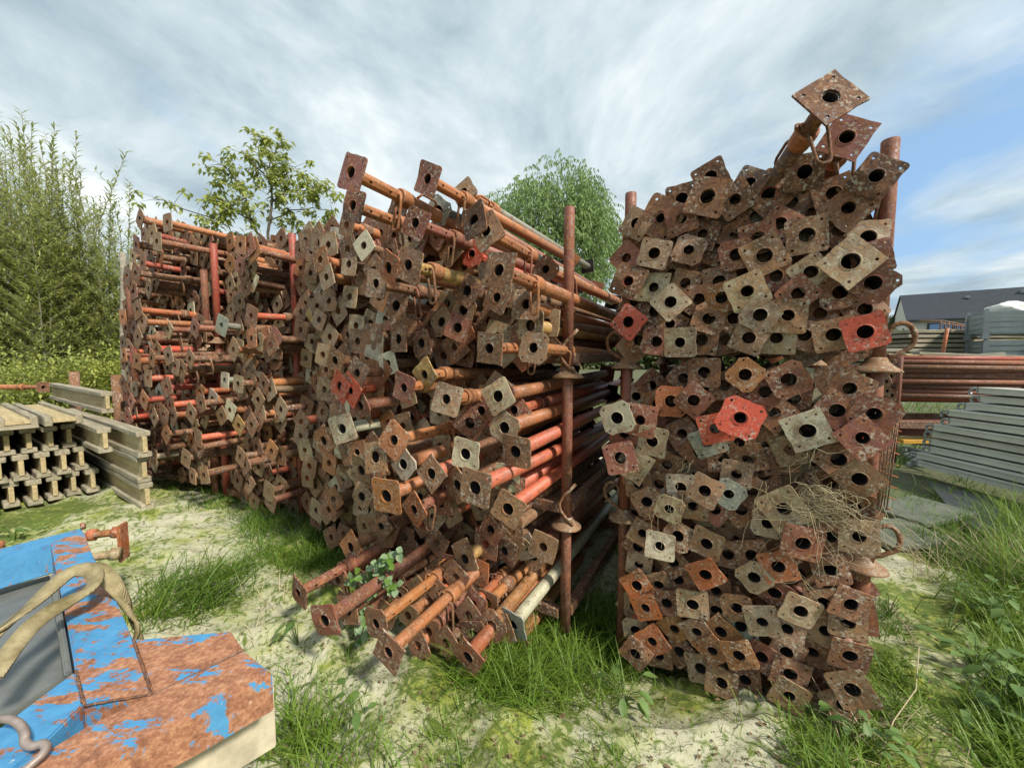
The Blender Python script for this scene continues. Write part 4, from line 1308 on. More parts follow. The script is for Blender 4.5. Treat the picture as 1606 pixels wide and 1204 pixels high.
tag(obj('white_bag', mesh_from(bm, 'white_bag', simple('white_plastic', (.68, .68, .62), .45, .1, 10)), None, T(q)), 'crumpled white bag heaped on top of the upper grey crate', 'bag')
# tipped grey side panel leaning before the crates
bm = bmesh.new(); P = [at(x, y, 5.6) for x, y in ((1448, 570), (1525, 556), (1576, 552), (1590, 572), (1588, 620), (1448, 620))]
A = [bm.verts.new(p) for p in P]; B = [bm.verts.new(p+Vector((0, .04, 0))) for p in P]
bm.faces.new(A); bm.faces.new(B[::-1])
for k in range(6): bm.faces.new((A[k], B[k], B[(k+1) % 6], A[(k+1) % 6]))
bmesh.ops.recalc_face_normals(bm, faces=bm.faces[:])
tag(obj('formwork_panel', mesh_from(bm, 'formwork_panel', simple('olive_grey_panel', (.23, .24, .18), .7, .25, 6))), 'olive grey panel with slanted top edge in front of the crates', 'panel')
# timber boards piled behind
for k in range(9):
    L_ = 2.3+rnd.uniform(-.2, .2); q = at(1392, 522, 7.4); z = q.z - .085*k
    o = obj('timber_plank', mesh_from(bev_box(T((L_/2, 0, 0)), L_, .9, .06, .006, k), 'timber_plank', WOODG if k % 3 == 1 else WOOD), None, T((q.x+rnd.uniform(-.15, .1)+(-.1*k if k > 3 else 0), q.y, z)) @ Matrix.Rotation(rnd.uniform(-.02, .02), 4, 'Z'))
    tag(o, f'long pale board in the timber pile before the house, {ORD[k+1]} from the top', 'plank', 'boards piled before the house')
for k in range(2):
    q = at(1400 if k == 0 else 1420, 556 if k == 0 else 553, 5.7-.2*k)
    o = obj('timber_plank', mesh_from(bev_box(T((.9, 0, 0)), 1.5, .10, .035, .003, k+20), 'timber_plank', WOODE if k == 0 else WOODG), None, T(q) @ Matrix.Rotation(.035, 4, 'Y')); tag(o, ['pale yellow lath lying just above the red props', 'grey lath lying just above the red props'][k], 'plank')
bm = bmesh.new(); tube(bm, [at(1478, 556, 5.5), at(1486, 514, 5.5)], .022, 4); tag(obj('red_stake', mesh_from(bm, 'red_stake', RUST), None, None, colr('R')), 'leaning red steel stake in front of the timber boards', 'stake')
# railings on the timber
rl = empty('steel_grating', Matrix(), 'dark rusty steel grating lying on the boards before the house', 'grating')
for k in range(8):
    bm = bmesh.new(); tube(bm, [at(1474+6.5*k, 517, 7.2), at(1476+6.3*k, 503+.9*k, 7.2)], .012, 5); obj('bar', mesh_from(bm, 'bar', RUST), rl, None, colr('d'))
for y0, y1 in ((503, 511), (507, 513), (517, 517.5)):
    bm = bmesh.new(); tube(bm, [at(1440 if y0 == 503 else 1474, y0, 7.2), at(1478, y0, 7.2), at(1522, y1, 7.2)], .014, 5); obj('rail', mesh_from(bm, 'rail', RUST), rl, None, colr('d'))
# dark plastic sheet under the metal planks
bm = bmesh.new(); P = [on_z(x, y, .012) for x, y in ((1452, 752), (1606, 800), (1700, 850), (1700, 900), (1606, 858), (1532, 830), (1500, 812), (1478, 782))]
prism(bm, P, .008); tag(obj('plastic_sheet', mesh_from(bm, 'plastic_sheet', simple('black_plastic', (.055, .06, .068), .35, .3, 5, bmp=.6, bd=.02))), 'dark plastic sheet spread on the ground below the metal planks', 'sheet')
for k, (x, y, w, d, yaw) in enumerate(((1440, 800, .7, .42, .3), (1405, 836, .55, .4, .1))):
    q = on_z(x, y, .02); o = obj('concrete_slab', mesh_from(bev_box(Matrix(), w, d, .04, .006), 'concrete_slab', simple('pale_slab', (.12, .135, .10), .9, .3, 7, bmp=.5)), None, T(q) @ Matrix.Rotation(yaw, 4, 'Z'))
    tag(o, ['pale concrete slab on the ground below the rusty mesh', 'grey green slab on the ground beside the cup of the right stack'][k], 'slab')

# ------------------------------------------------------------------ house
def house():
    Y = 34.0; g = Vector
    X0 = at(1424, 500, Y).x; top = at(1415, 463, Y+3.0).z; eave = at(1424, 501, Y).z; Lh = 22; Wd = 8.0
    root = empty('house', T((X0, Y, 0)), 'white rendered house with a long dark slate roof beyond the yard', 'house'); root.rotation_euler = (0, 0, -.66)
    wall = simple('white_render', (.66, .62, .53), .9, .08, 2, bmp=.1); slate = simple('dark_slate', (.050, .058, .072), .6, .25, 3, bmp=.2)
    bm = bmesh.new(); pr = [(0, 0), (Wd, 0), (Wd, eave), (Wd/2, top-.15), (0, eave)]
    A = [bm.verts.new((0, y, z)) for y, z in pr]; B = [bm.verts.new((Lh, y, z)) for y, z in pr]
    bm.faces.new(A[::-1]); bm.faces.new(B)
    for k in range(5): bm.faces.new((A[k], A[(k+1) % 5], B[(k+1) % 5], B[k]))
    bmesh.ops.recalc_face_normals(bm, faces=bm.faces[:]); obj('wall', mesh_from(bm, 'wall', wall), root)
    # roof: courses of slates as stepped strips
    bm = bmesh.new(); n = 34; sl = Vector((0, Wd/2+.35, top-eave+.25))
    for side in (0, 1):
        for k in range(n):
            a = k/n; b_ = (k+1)/n
            y0, z0 = -.35+a*(Wd/2+.35), eave-.22+a*(top-eave+.22); y1, z1 = -.35+b_*(Wd/2+.35), eave-.22+b_*(top-eave+.22)
            if side: y0, y1 = Wd-y0, Wd-y1
            P = [(-.12, y0, z0+.045), (Lh+.12, y0, z0+.045), (Lh+.12, y1, z1+.018), (-.12, y1, z1+.018)]; Q = [(-.12, y0, z0), (Lh+.12, y0, z0), (Lh+.12, y1, z1-.02), (-.12, y1, z1-.02)]
            V = [bm.verts.new(p) for p in P]; W = [bm.verts.new(p) for p in Q]; bm.faces.new(V); bm.faces.new(W[::-1])
            for i in range(4): bm.faces.new((V[i], W[i], W[(i+1) % 4], V[(i+1) % 4]))
    bmesh.ops.recalc_face_normals(bm, faces=bm.faces[:]); rf = obj('roof', mesh_from(bm, 'roof', slate), root)
    for (u, v, s_) in ((3.9, .70, .22), (7.1, .78, .38), (12.8, .72, .22)):
        bm = bmesh.new(); y = -.35+v*(Wd/2+.35); z = eave-.22+v*(top-eave+.22); box(bm, T((u, y, z+.15)), s_*1.3, s_, s_*.8); bmesh.ops.bevel(bm, geom=bm.edges[:], offset=.03, segments=1, affect='EDGES'); obj('roof_vent', mesh_from(bm, 'roof_vent', GALVD), rf)
    glass, nt, b = new_mat('window_glass'); b.inputs['Base Color'].default_value = (.14, .22, .34, 1); b.inputs['Roughness'].default_value = .08; b.inputs['Metallic'].default_value = .6
    dark = simple('dark_frame', (.03, .03, .035), .5, .1, 5, bmp=0)
    for u, w_, in ((1.2, 3.0),):
        bm = bmesh.new(); box(bm, T((u+w_/2, -.03, eave-1.15)), w_, .08, 1.5); win = obj('window', mesh_from(bm, 'window', dark), root)
        for j in range(2):
            bm = bmesh.new(); box(bm, T((u+.08+(w_-.1)*(j+.5)/2, -.075, eave-1.15)), (w_-.3)/2, .012, 1.32); obj('pane', mesh_from(bm, 'pane', glass), win)
    bm = bmesh.new(); box(bm, T((-.03, 1.6, eave-1.5)), .08, .35, 1.6); obj('window', mesh_from(bm, 'window', dark), root)
    bm = bmesh.new(); box(bm, T((Lh/2, -.40, eave-.16)), Lh+.2, .12, .14); obj('gutter', mesh_from(bm, 'gutter', dark), root)
house()

# ------------------------------------------------------------------ plants
def leaf_mat(name, c1, c2, c3, scale=3.0, trans=.35):
    m, nt, b = new_mat(name); L = nt.links.new; tc = N(nt, 'ShaderNodeTexCoord')
    geo = N(nt, 'ShaderNodeNewGeometry'); n = noise(nt, tc.outputs['Object'], scale, 4, .6)
    r = geo.outputs['Random Per Island']
    c = mixc(nt, thr(nt, n, .35, .65), c1, c2); c = mixc(nt, mth(nt, 'MULTIPLY', r, .55), c, c3); L(c, b.inputs['Base Color']); b.inputs['Roughness'].default_value = .55
    tr = N(nt, 'ShaderNodeBsdfTranslucent'); L(mixc(nt, .5, c, c3), tr.inputs['Color']); mx = N(nt, 'ShaderNodeMixShader', ins={0: trans})
    L(b.outputs[0], mx.inputs[1]); L(tr.outputs[0], mx.inputs[2]); out = [x for x in nt.nodes if x.type == 'OUTPUT_MATERIAL'][0]; L(mx.outputs[0], out.inputs[0]); return m
class Leaves:
    def __init__(s_): s_.v = []; s_.f = []
    def leaf(s_, p, d, up, L, W, fold=.25, curl=.15):
        sd = d.cross(up)
        if sd.length < 1e-4: sd = d.orthogonal()
        sd.normalize(); n = sd.cross(d).normalized(); i = len(s_.v)
        s_.v += [p, p+d*L*.45+sd*W*.5+n*W*fold, p+d*L-n*L*curl, p+d*L*.45-sd*W*.5+n*W*fold, p+d*L*.5]
        s_.f += [(i, i+1, i+2, i+4), (i, i+4, i+2, i+3)]
    def oval(s_, p, d, up, L, W, fold=.2, curl=.2):
        sd = d.cross(up)
        if sd.length < 1e-4: sd = d.orthogonal()
        sd.normalize(); n = sd.cross(d).normalized(); i = len(s_.v); C = []; A = []; B = []
        for u, w in ((0, .06), (.18, .62), (.42, 1), (.68, .78), (.88, .36), (1, .02)):
            c = p + d*L*u - n*L*curl*u*u; C.append(c); A.append(c+sd*W*.5*w+n*W*fold*w); B.append(c-sd*W*.5*w+n*W*fold*w)
        s_.v += C+A+B
        for k in range(5):
            s_.f.append((i+k, i+6+k, i+7+k, i+1+k)); s_.f.append((i+k, i+1+k, i+13+k, i+12+k))
    def blade(s_, p, d, side, L, W, bend, n=4):
        i = len(s_.v); q = p.copy(); dd = d.copy()
        for k in range(n+1):
            w = W*(1-(k/n)**1.5)*.5+.0003; s_.v += [q-side*w, q+side*w]
            dd = (dd + bend*(1.0/n)).normalized(); q = q + dd*(L/n)
        for k in range(n): s_.f.append((i+2*k, i+2*k+1, i+2*k+3, i+2*k+2))
    def mesh(s_, name, mat):
        me = bpy.data.meshes.new(name); me.from_pydata([tuple(v) for v in s_.v], [], s_.f); me.materials.append(mat); me.shade_smooth(); return me
def rv(s_=1.0, rr=rnd): return Vector((rr.gauss(0, s_), rr.gauss(0, s_), rr.gauss(0, s_)))
WIL = leaf_mat('willow_leaves', (.25, .31, .085), (.37, .42, .125), (.47, .50, .18), .9, .5)
WIL2 = leaf_mat('yellowing_leaves', (.20, .26, .05), (.32, .37, .07), (.44, .43, .10), .9)
WAL = leaf_mat('walnut_leaves', (.22, .285, .065), (.34, .39, .095), (.45, .48, .14), 1.2, .45)
WEEP = leaf_mat('weeping_leaves', (.12, .215, .065), (.20, .31, .09), (.30, .40, .14), .5)
BARK = simple('pale_bark', (.20, .18, .13), .9, .4, 12); BARKD = simple('dark_bark', (.10, .085, .065), .9, .4, 12)
def willow(base, shoots, label, rr):
    root = empty('willow_shrub', T(base), label, 'tree', 'young willows along the left edge'); lv = Leaves(); lo = Leaves(); bm = bmesh.new()
    for (dx, dy, h, lean) in shoots:
        p = Vector((dx, dy, 0)); pts = [p]; d = Vector((lean, rr.uniform(-.06, .06), 1)).normalized(); n = 14
        for k in range(n):
            d = (d + rv(.03, rr) + Vector((0, 0, .02))).normalized(); pts.append(pts[-1] + d*h/n)
        tube(bm, pts, .016, 5, .003)
        def dress(q0, q1, L0, step, target):
            seg = q1-q0; m = max(1, int(seg.length/step)); t = seg.normalized()
            for i in range(m):
                q = q0.lerp(q1, (i+rr.random()*.5)/m); a = rr.uniform(0, 6.28); side = Vector((math.cos(a), math.sin(a), 0)); ld = (side*.8 + t*.75 + rv(.15, rr)).normalized()
                target.leaf(q, ld, Vector((0, 0, 1)), L0*rr.uniform(.8, 1.4), L0*.27, .2, .12)
        for k in range(2, n):
            fr_ = k/n
            dress(pts[k], pts[k+1], .10 if fr_ > .6 else .085, .022, lv if rr.random() > .15 or fr_ > .6 else lo)
            if fr_ < .86:
                for _ in range(9 if fr_ < .6 else 4 if fr_ < .78 else 1):
                    a = rr.uniform(0, 6.28); bd = (Vector((math.cos(a), math.sin(a), 0))*.75 + Vector((0, 0, .75))).normalized(); bl = rr.uniform(.25, .55)*(1.15-fr_*.55); q = pts[k].lerp(pts[k+1], rr.random()); q1 = q + bd*bl
                    tube(bm, [q, q.lerp(q1, .5), q1+Vector((0, 0, .03))], .004, 3, .0015, cap=False); dress(q, q1, .085, .027, lv if rr.random() > .4 or fr_ > .6 else lo)
    obj('stems', mesh_from(bm, 'stems', BARK), root); obj('foliage', lv.mesh('foliage', WIL), root)
    if lo.v: obj('yellow_foliage', lo.mesh('yellow_foliage', WIL2), root)
WTOP = [(-60, 150), (0, 170), (40, 190), (85, 165), (125, 205), (150, 235), (178, 262), (215, 270), (232, 320)]
wl = random.Random(5)
for i, (px, Y, n) in enumerate(((-50, 6.4, 8), (5, 6.6, 9), (45, 6.9, 9), (85, 6.5, 9), (122, 6.8, 8), (158, 7.0, 6), (195, 7.1, 5), (222, 7.4, 3), (20, 8.6, 8), (90, 8.8, 8), (160, 9.0, 8))):
    b0 = at(px, 560, Y); base = Vector((b0.x, b0.y, 0)); sh = []
    for k in range(n):
        dx = wl.uniform(-.28, .28); ppx = px + dx/Y*FPX; ty = interp(WTOP, ppx) + wl.choice([0, 12, 30, 55, 90]) + (60 if Y > 8 else 0)
        h = at(ppx, ty, Y).z; sh.append((dx, wl.uniform(-.3, .3), max(1.5, h*.98), wl.uniform(-.05, .06)))
    willow(base, sh, f'slender young willow with upright leafy shoots, {ORD[i+1]} from the left' if i < 8 else f'willow standing behind the front row, {ORD[i-7]} from the left', wl)
# low hedge behind the beams and a dark thicket behind the willows
def bush(px, Y, w, h, label, mat, name='bush', n=2600, L0=.07, z0=0, rr=rnd, dep=None):
    b0 = at(px, 560, Y); root = empty(name, T((b0.x, b0.y, z0)), label, 'shrub'); lv = Leaves(); bm = bmesh.new(); dep = dep or w
    for k in range(9):
        a = rr.uniform(0, 6.28); q = Vector((math.cos(a)*w*.3, math.sin(a)*dep*.3, h*rr.uniform(.5, .85))); tube(bm, [Vector((q.x*.1, q.y*.1, 0)), q*.5+rv(.04, rr), q], .014, 4, .004)
    cl = [Vector((rr.gauss(0, .33)*w, rr.gauss(0, .33)*dep, h*(.12+.8*rr.random()**.8))) for _ in range(60)]
    for k in range(n):
        c = rr.choice(cl); p = c + rv(1, rr)*.13*min(w, 1.2)
        if p.z < .02: continue
        lv.leaf(p, (rv(1, rr)+Vector((0, 0, .3))).normalized(), Vector((0, 0, 1)), L0*rr.uniform(.6, 1.3), L0*.45, .2)
    obj('stems', mesh_from(bm, 'stems', BARKD), root); obj('foliage', lv.mesh('foliage', mat), root)
BUSHM = leaf_mat('bush_leaves', (.055, .09, .028), (.125, .165, .045), (.21, .22, .07), 1.5, .25)
for i, (px, Y, w, h) in enumerate(((-30, 5.6, 1.2, 1.25), (40, 5.5, 1.1, 1.3), (105, 5.6, 1.0, 1.35), (165, 5.8, .9, 1.3), (215, 6.2, .8, 1.5), (-20, 7.6, 2.0, 2.0), (80, 7.8, 2.0, 2.0), (180, 8.0, 1.8, 2.1))):
    bush(px, Y, w, h, f'tangled green bush at the foot of the willows, {ORD[i+1]} from the left' if i < 5 else f'dark thicket behind the willow stems, {ORD[i-4]} from the left', WIL2 if i in (0, 2, 3, 4, 6) else WIL, n=3000 if i < 5 else 3600)
# walnut tree behind the stacks
def walnut():
    rr = random.Random(12); Y = 10.5; b0 = at(420, 560, Y); base = Vector((b0.x, b0.y, 0)); root = empty('walnut_tree', T(base), 'thin walnut tree with loose sprays of leaves above the left stacks', 'tree'); bm = bmesh.new(); lv = Leaves()
    def P(x, y, dy=0): return at(x, y, Y+dy)-base
    limbs = [[(420, 600, 0), (421, 400, 0), (424, 330, 0), (423, 290, .1), (420, 255, 0), (428, 240, 0)], [(421, 400, 0), (395, 345, -.3), (385, 310, -.3), (372, 285, -.2), (355, 262, -.2), (340, 258, -.3)],
             [(395, 345, -.3), (360, 328, -.5), (330, 340, -.5), (290, 327, -.6), (258, 316, -.6), (240, 311, -.6)], [(423, 300, 0), (440, 280, .2), (455, 268, .2), (462, 262, .3)], [(423, 320, 0), (450, 300, .3), (480, 300, .3), (505, 292, .5), (528, 305, .5)],
             [(424, 345, 0), (455, 330, .4), (490, 325, .4), (520, 330, .3)], [(415, 275, 0), (400, 258, -.3), (378, 236, -.3)], [(360, 328, -.5), (345, 350, -.4), (335, 358, -.4)], [(385, 310, -.3), (365, 322, -.3), (342, 320, -.4), (330, 302, -.4)],
             [(421, 390, 0), (455, 370, .3), (500, 355, .4), (540, 360, .4)], [(428, 240, 0), (438, 228, 0)], [(423, 290, 0), (412, 262, .1), (405, 232, .1), (410, 226, .1)], [(421, 380, 0), (390, 372, -.2), (362, 365, -.3)]]
    for li, lm in enumerate(limbs):
        pts = [P(*q) for q in lm]; fine = []
        for a, b_ in zip(pts, pts[1:]):
            for t in (0, .5): fine.append(a.lerp(b_, t) + rv(.02, rr))
        fine.append(pts[-1]); tube(bm, fine, .05 if li == 0 else .022, 5, .006)
        for i, q in enumerate(fine[(4 if li == 0 else 1):]):
            for _ in range(1 if li in (6, 2) else 3):
                tw = q + Vector((rr.gauss(0, .22), rr.gauss(0, .22), rr.gauss(.03, .17))); tube(bm, [q, q.lerp(tw, .5)+Vector((0, 0, .03)), tw], .006, 3, .003, cap=False)
                for _k in range(rr.randint(9, 16)):
                    c = tw + rv(.06, rr); a = rr.uniform(0, 6.28); d = Vector((math.cos(a), math.sin(a), -.45+rr.gauss(0, .35))).normalized()
                    lv.leaf(c, d, Vector((0, 0, 1)), rr.uniform(.13, .22), .085, .15, .2)
    obj('trunk', mesh_from(bm, 'trunk', BARKD), root); obj('crown', lv.mesh('crown', WAL), root)
walnut()
def weeping():
    rr = random.Random(3); Y = 17.0; b0 = at(866, 560, Y); base = Vector((b0.x, b0.y, 0)); root = empty('weeping_willow', T(base), 'round crowned willow with hanging sprays behind the central stack', 'tree'); bm = bmesh.new(); lv = Leaves()
    ctr = at(866, 385, Y)-base; tube(bm, [Vector((0, 0, 0)), Vector((.1, 0, 2)), ctr*.8], .28, 10, .12)
    R = Vector((2.85, 2.4, 3.3))
    for k in range(46):
        a = rr.uniform(0, 6.28); e = rr.uniform(.1, 1.4); d = Vector((math.cos(a)*math.cos(e)*R.x, math.sin(a)*math.cos(e)*R.y, math.sin(e)*R.z))*rr.uniform(.6, .95); tube(bm, [ctr*.75, ctr*.8+d*.45+Vector((0, 0, .3)), ctr+d], .06, 4, .012)
    lumps = [(Vector((rr.gauss(0, 1), rr.gauss(0, 1), rr.gauss(0, .9))).normalized(), rr.uniform(.82, 1.12)) for _ in range(70)]
    for k in range(5600):
        l, s_ = rr.choice(lumps); u = (l + rv(.20, rr)).normalized(); rad = s_*(rr.random()**.22)
        p = ctr + Vector((u.x*R.x, u.y*R.y, u.z*R.z))*rad
        ln = rr.uniform(.25, .75); st = int(ln/.042); q = p.copy(); d = Vector((u.x*.5, u.y*.5, .25))+rv(.15, rr)
        for i in range(st):
            d = (d + Vector((0, 0, -.16))).normalized(); q = q + d*.042
            ld = (Vector((rr.gauss(0, .45), rr.gauss(0, .45), -.9))).normalized(); lv.leaf(q, ld, Vector((rr.gauss(0, 1), rr.gauss(0, 1), .3)), rr.uniform(.13, .21), .045, .1, .1)
    obj('trunk', mesh_from(bm, 'trunk', BARKD), root); obj('crown', lv.mesh('crown', WEEP), root)
weeping()
bush(1401, 40, 2.6, 5.6, 'dark green tree showing beside the white gable of the house', BUSHM, 'small_tree', 5200, .26)
# distant hedge line all round the yard
def hedge():
    rr = random.Random(8); lv = Leaves()
    for k in range(26000):
        t = rr.random(); a = D2R(-88+176*t); R0 = 46+6*mnoise.noise(Vector((t*9, 0, 0))); hh = 2.6+2.2*mnoise.noise(Vector((t*30, 2, 0)))+1.0*mnoise.noise(Vector((t*120, 5, 0)))
        p = Vector((math.sin(a)*(R0+rr.gauss(0, .8)), math.cos(a)*(R0+rr.gauss(0, .8)), hh*rr.random()**.7)); lv.leaf(p, rv(1, rr).normalized(), Vector((0, 0, 1)), .75, .5, .2)
    o = obj('hedge', lv.mesh('hedge', BUSHM)); tag(o, 'far green hedgerow closing off the fields beyond the yard', 'hedge', None, 'stuff')
hedge()

# grass
GR = leaf_mat('grass_blades', (.035, .105, .008), (.085, .185, .014), (.20, .28, .035), 2.2, .3)
GRB = leaf_mat('bright_grass', (.075, .175, .014), (.14, .26, .022), (.27, .34, .06), 3, .35)
STRAW = leaf_mat('dry_straw', (.36, .29, .15), (.46, .38, .22), (.55, .48, .32), 9, .15)
def inside(p, poly):
    x, y = p; r = False
    for (x0, y0), (x1, y1) in zip(poly, poly[1:]+poly[:1]):
        if (y0 > y) != (y1 > y) and x < (x1-x0)*(y-y0)/(y1-y0)+x0: r = not r
    return r
def ground_pt(px, py):
    p = on_z(px, py, 0)
    for _ in range(4): p = on_z(px, py, gzz(p.x, p.y) if p.y < 6 else 0)
    return p
def grass_patch(lv, poly, n, h, w, rr, lean=(0, 0), spread=.45, clump=.05, nclump=None):
    xs = [p[0] for p in poly]; ys = [p[1] for p in poly]; cs = []
    t = 0
    nclump = nclump or max(4, n//16)
    while len(cs) < nclump and t < 9000:
        t += 1; q = (rr.uniform(min(xs), max(xs)), rr.uniform(min(ys), max(ys)))
        if inside(q, poly): cs.append(ground_pt(*q))
    for k in range(n):
        c = rr.choice(cs); p = c + Vector((rr.gauss(0, clump), rr.gauss(0, clump), 0)); p.z = gzz(p.x, p.y)-.01 if abs(p.x) < 4.4 and p.y < 6 else p.z
        a = rr.uniform(0, 6.28); o_ = Vector((math.cos(a), math.sin(a), 0)); L_ = h*rr.uniform(.45, 1.25)
        d = (Vector((lean[0], lean[1], 1)) + o_*rr.uniform(.05, spread)).normalized()
        b_ = o_*rr.uniform(.1, 1.3)+Vector((lean[0], lean[1], -rr.uniform(.1, 1.4)))
        side = d.cross(o_).normalized() if rr.random() < .6 else o_
        lv.blade(p, d, side, L_, w*rr.uniform(.6, 1.2), b_)
gr = random.Random(21); G_ = Leaves(); GB = Leaves(); GS = Leaves()
grass_patch(G_, [(262, 770), (300, 745), (400, 748), (420, 800), (380, 812), (290, 800)], 900, .11, .005, gr)
grass_patch(G_, [(380, 815), (430, 770), (560, 800), (600, 850), (540, 900), (460, 900), (400, 880)], 3200, .17, .0045, gr, spread=.7)
grass_patch(G_, [(215, 935), (260, 905), (390, 880), (400, 930), (330, 965), (230, 985)], 1000, .20, .005, gr, (.45, .0))
grass_patch(GB, [(225, 960), (300, 930), (330, 950), (250, 1000)], 90, .24, .006, gr, (.3, 0))
grass_patch(GB, [(720, 1030), (790, 985), (870, 950), (980, 960), (1010, 1030), (980, 1100), (880, 1120), (780, 1110), (730, 1080)], 1900, .23, .0055, gr, spread=.8)
grass_patch(G_, [(740, 1000), (860, 960), (990, 960), (1000, 1060), (880, 1080), (760, 1070)], 1800, .16, .004, gr)
grass_patch(GB, [(440, 1090), (540, 1060), (580, 1204), (600, 1250), (440, 1250)], 420, .20, .0055, gr, spread=.6)
grass_patch(GB, [(600, 1170), (980, 1180), (980, 1240), (600, 1240)], 160, .10, .005, gr)
grass_patch(GB, [(1270, 1120), (1370, 1095), (1395, 1010), (1430, 1090), (1400, 1240), (1250, 1240)], 1000, .13, .0055, gr, spread=.8)
grass_patch(G_, [(1372, 930), (1392, 960), (1405, 1080), (1390, 1090), (1370, 1010)], 400, .10, .004, gr)
grass_patch(GB, [(1480, 905), (1530, 880), (1620, 880), (1680, 1240), (1560, 1240), (1520, 1120), (1570, 1030)], 2200, .18, .0065, gr, spread=.7)
grass_patch(G_, [(1400, 850), (1480, 830), (1620, 850), (1680, 960), (1550, 925), (1480, 885)], 2600, .17, .0055, gr, (-.1, 0), spread=.6)
grass_patch(GB, [(1560, 800), (1640, 800), (1680, 960), (1560, 930)], 600, .36, .007, gr, spread=.4)
grass_patch(GS, [(1420, 880), (1500, 850), (1620, 860), (1680, 960), (1500, 960)], 220, .34, .003, gr, (-.15, 0), spread=.5)
grass_patch(GS, [(300, 860), (450, 880), (520, 990), (380, 1020)], 60, .15, .003, gr, spread=1.2)
grass_patch(GS, [(1330, 1100), (1470, 1120), (1470, 1220), (1320, 1220)], 60, .22, .003, gr, spread=.9)
grass_patch(G_, [(20, 820), (200, 800), (420, 830), (600, 1040), (1000, 1150), (1350, 1150), (1400, 1204), (460, 1204), (380, 980), (220, 880)], 2600, .045, .003, gr, clump=.08, nclump=260)
grass_patch(G_, [(920, 980), (990, 900), (1000, 1060), (940, 1060)], 500, .12, .004, gr)
grass_patch(G_, [(1380, 770), (1480, 745), (1606, 790), (1606, 840), (1420, 830)], 700, .16, .005, gr)
# rough turf farther off
for _ in range(5200):
    x = gr.uniform(-12, 12); y = gr.uniform(4.5, 13)
    if -5 < x < 4.3 and y < 6.0: continue
    a = gr.uniform(0, 6.28); o_ = Vector((math.cos(a), math.sin(a), 0)); G_.blade(Vector((x, y, gz(x, y)-.1)), (Vector((0, 0, 1))+o_*.4).normalized(), o_.cross(Vector((0, 0, 1))), gr.uniform(.2, .45), .02, o_*.6-Vector((0, 0, .4)), 3)
for nm, lv, mt, lab in (('grass', G_, GR, 'dark green grass growing in tufts through the ground cloth'), ('tall_grass', GB, GRB, 'bright green long grass around the feet of the stacks'), ('dry_grass', GS, STRAW, 'pale seeding grass stems among the green')):
    tag(obj(nm, lv.mesh(nm, mt)), lab, 'grass', None, 'stuff')
# dead leaves, rust flakes and small stones
def litter():
    rr = random.Random(55); lv = Leaves()
    for _ in range(900):
        p = ground_pt(rr.uniform(180, 1560), rr.uniform(770, 1215))
        if abs(p.x) > 4.2 or p.y > 5: continue
        a = rr.uniform(0, 6.28); lv.leaf(p+Vector((0, 0, .006)), Vector((math.cos(a), math.sin(a), rr.uniform(-.1, .3))).normalized(), Vector((0, 0, 1)), rr.uniform(.008, .03), rr.uniform(.005, .016), .2)
    tag(obj('leaf_litter', lv.mesh('leaf_litter', leaf_mat('dead_leaf', (.09, .055, .03), (.17, .11, .06), (.26, .19, .10), 20, .05))), 'small dead leaves and rust flakes scattered over the ground cloth', 'leaf litter', None, 'stuff')
litter()
# broad-leaved weeds
WEED = leaf_mat('weed_leaves', (.075, .15, .035), (.13, .22, .05), (.22, .32, .10), 10, .3)
IVY = leaf_mat('variegated_ivy', (.13, .22, .09), (.22, .32, .15), (.32, .40, .25), 30, .2); IVYG = leaf_mat('green_ivy', (.06, .14, .02), (.12, .24, .03), (.2, .34, .06), 20, .3)
def weed(px, py, n, L0, label, rr, h=.12, mat=None):
    p = ground_pt(px, py); root = empty('weed', T(p), label, 'plant'); bm = bmesh.new(); lv = Leaves()
    for k in range(n):
        a = rr.uniform(0, 6.28); r = rr.uniform(.02, .12); q = Vector((math.cos(a)*r, math.sin(a)*r, h*rr.uniform(.3, 1.1))); tube(bm, [Vector((0, 0, -.01)), q*.5+Vector((0, 0, .02)), q], .0022, 4, .0012, cap=False)
        lv.oval(q, Vector((math.cos(a), math.sin(a), rr.uniform(-.5, .4))).normalized(), Vector((0, 0, 1)), L0*rr.uniform(.7, 1.25), L0*.55, .12, .18)
    obj('stems', mesh_from(bm, 'stems', WEED), root); obj('leaves', lv.mesh('leaves', mat or WEED), root)
wr = random.Random(77)
for px, py, n, L0, lab in ((1485, 995, 9, .04, 'leafy weed on the cloth edge right of the right stack'), (1530, 1050, 22, .065, 'broad leaved weed in the grass at the right edge'), (1585, 1100, 20, .07, 'broad leaved weed in the lower right corner'), (1520, 1120, 10, .045, 'low weed near the bottom right of the cloth'),
                          (1592, 990, 20, .07, 'tall weed clump among the grass at the right border'), (975, 1105, 9, .06, 'bright green broad leaves beside the foot of the right stack'), (1330, 1150, 12, .045, 'small weed under the lowest plates of the right stack'), (1360, 1190, 12, .05, 'small spiky weed at the bottom edge'),
                          (22, 850, 14, .06, 'green weed behind the blue frame at the left edge'), (468, 1010, 6, .06, 'dock leaves beside the leftmost fan of props'), (1395, 965, 8, .035, 'tiny weed on the bright cloth at the post foot'), (560, 1140, 6, .055, 'long leaved plantain on the cloth near the bottom'), (1555, 960, 18, .06, 'weed growing through the tall grass beside the plastic sheet')):
    weed(px, py, n, L0, lab, wr)
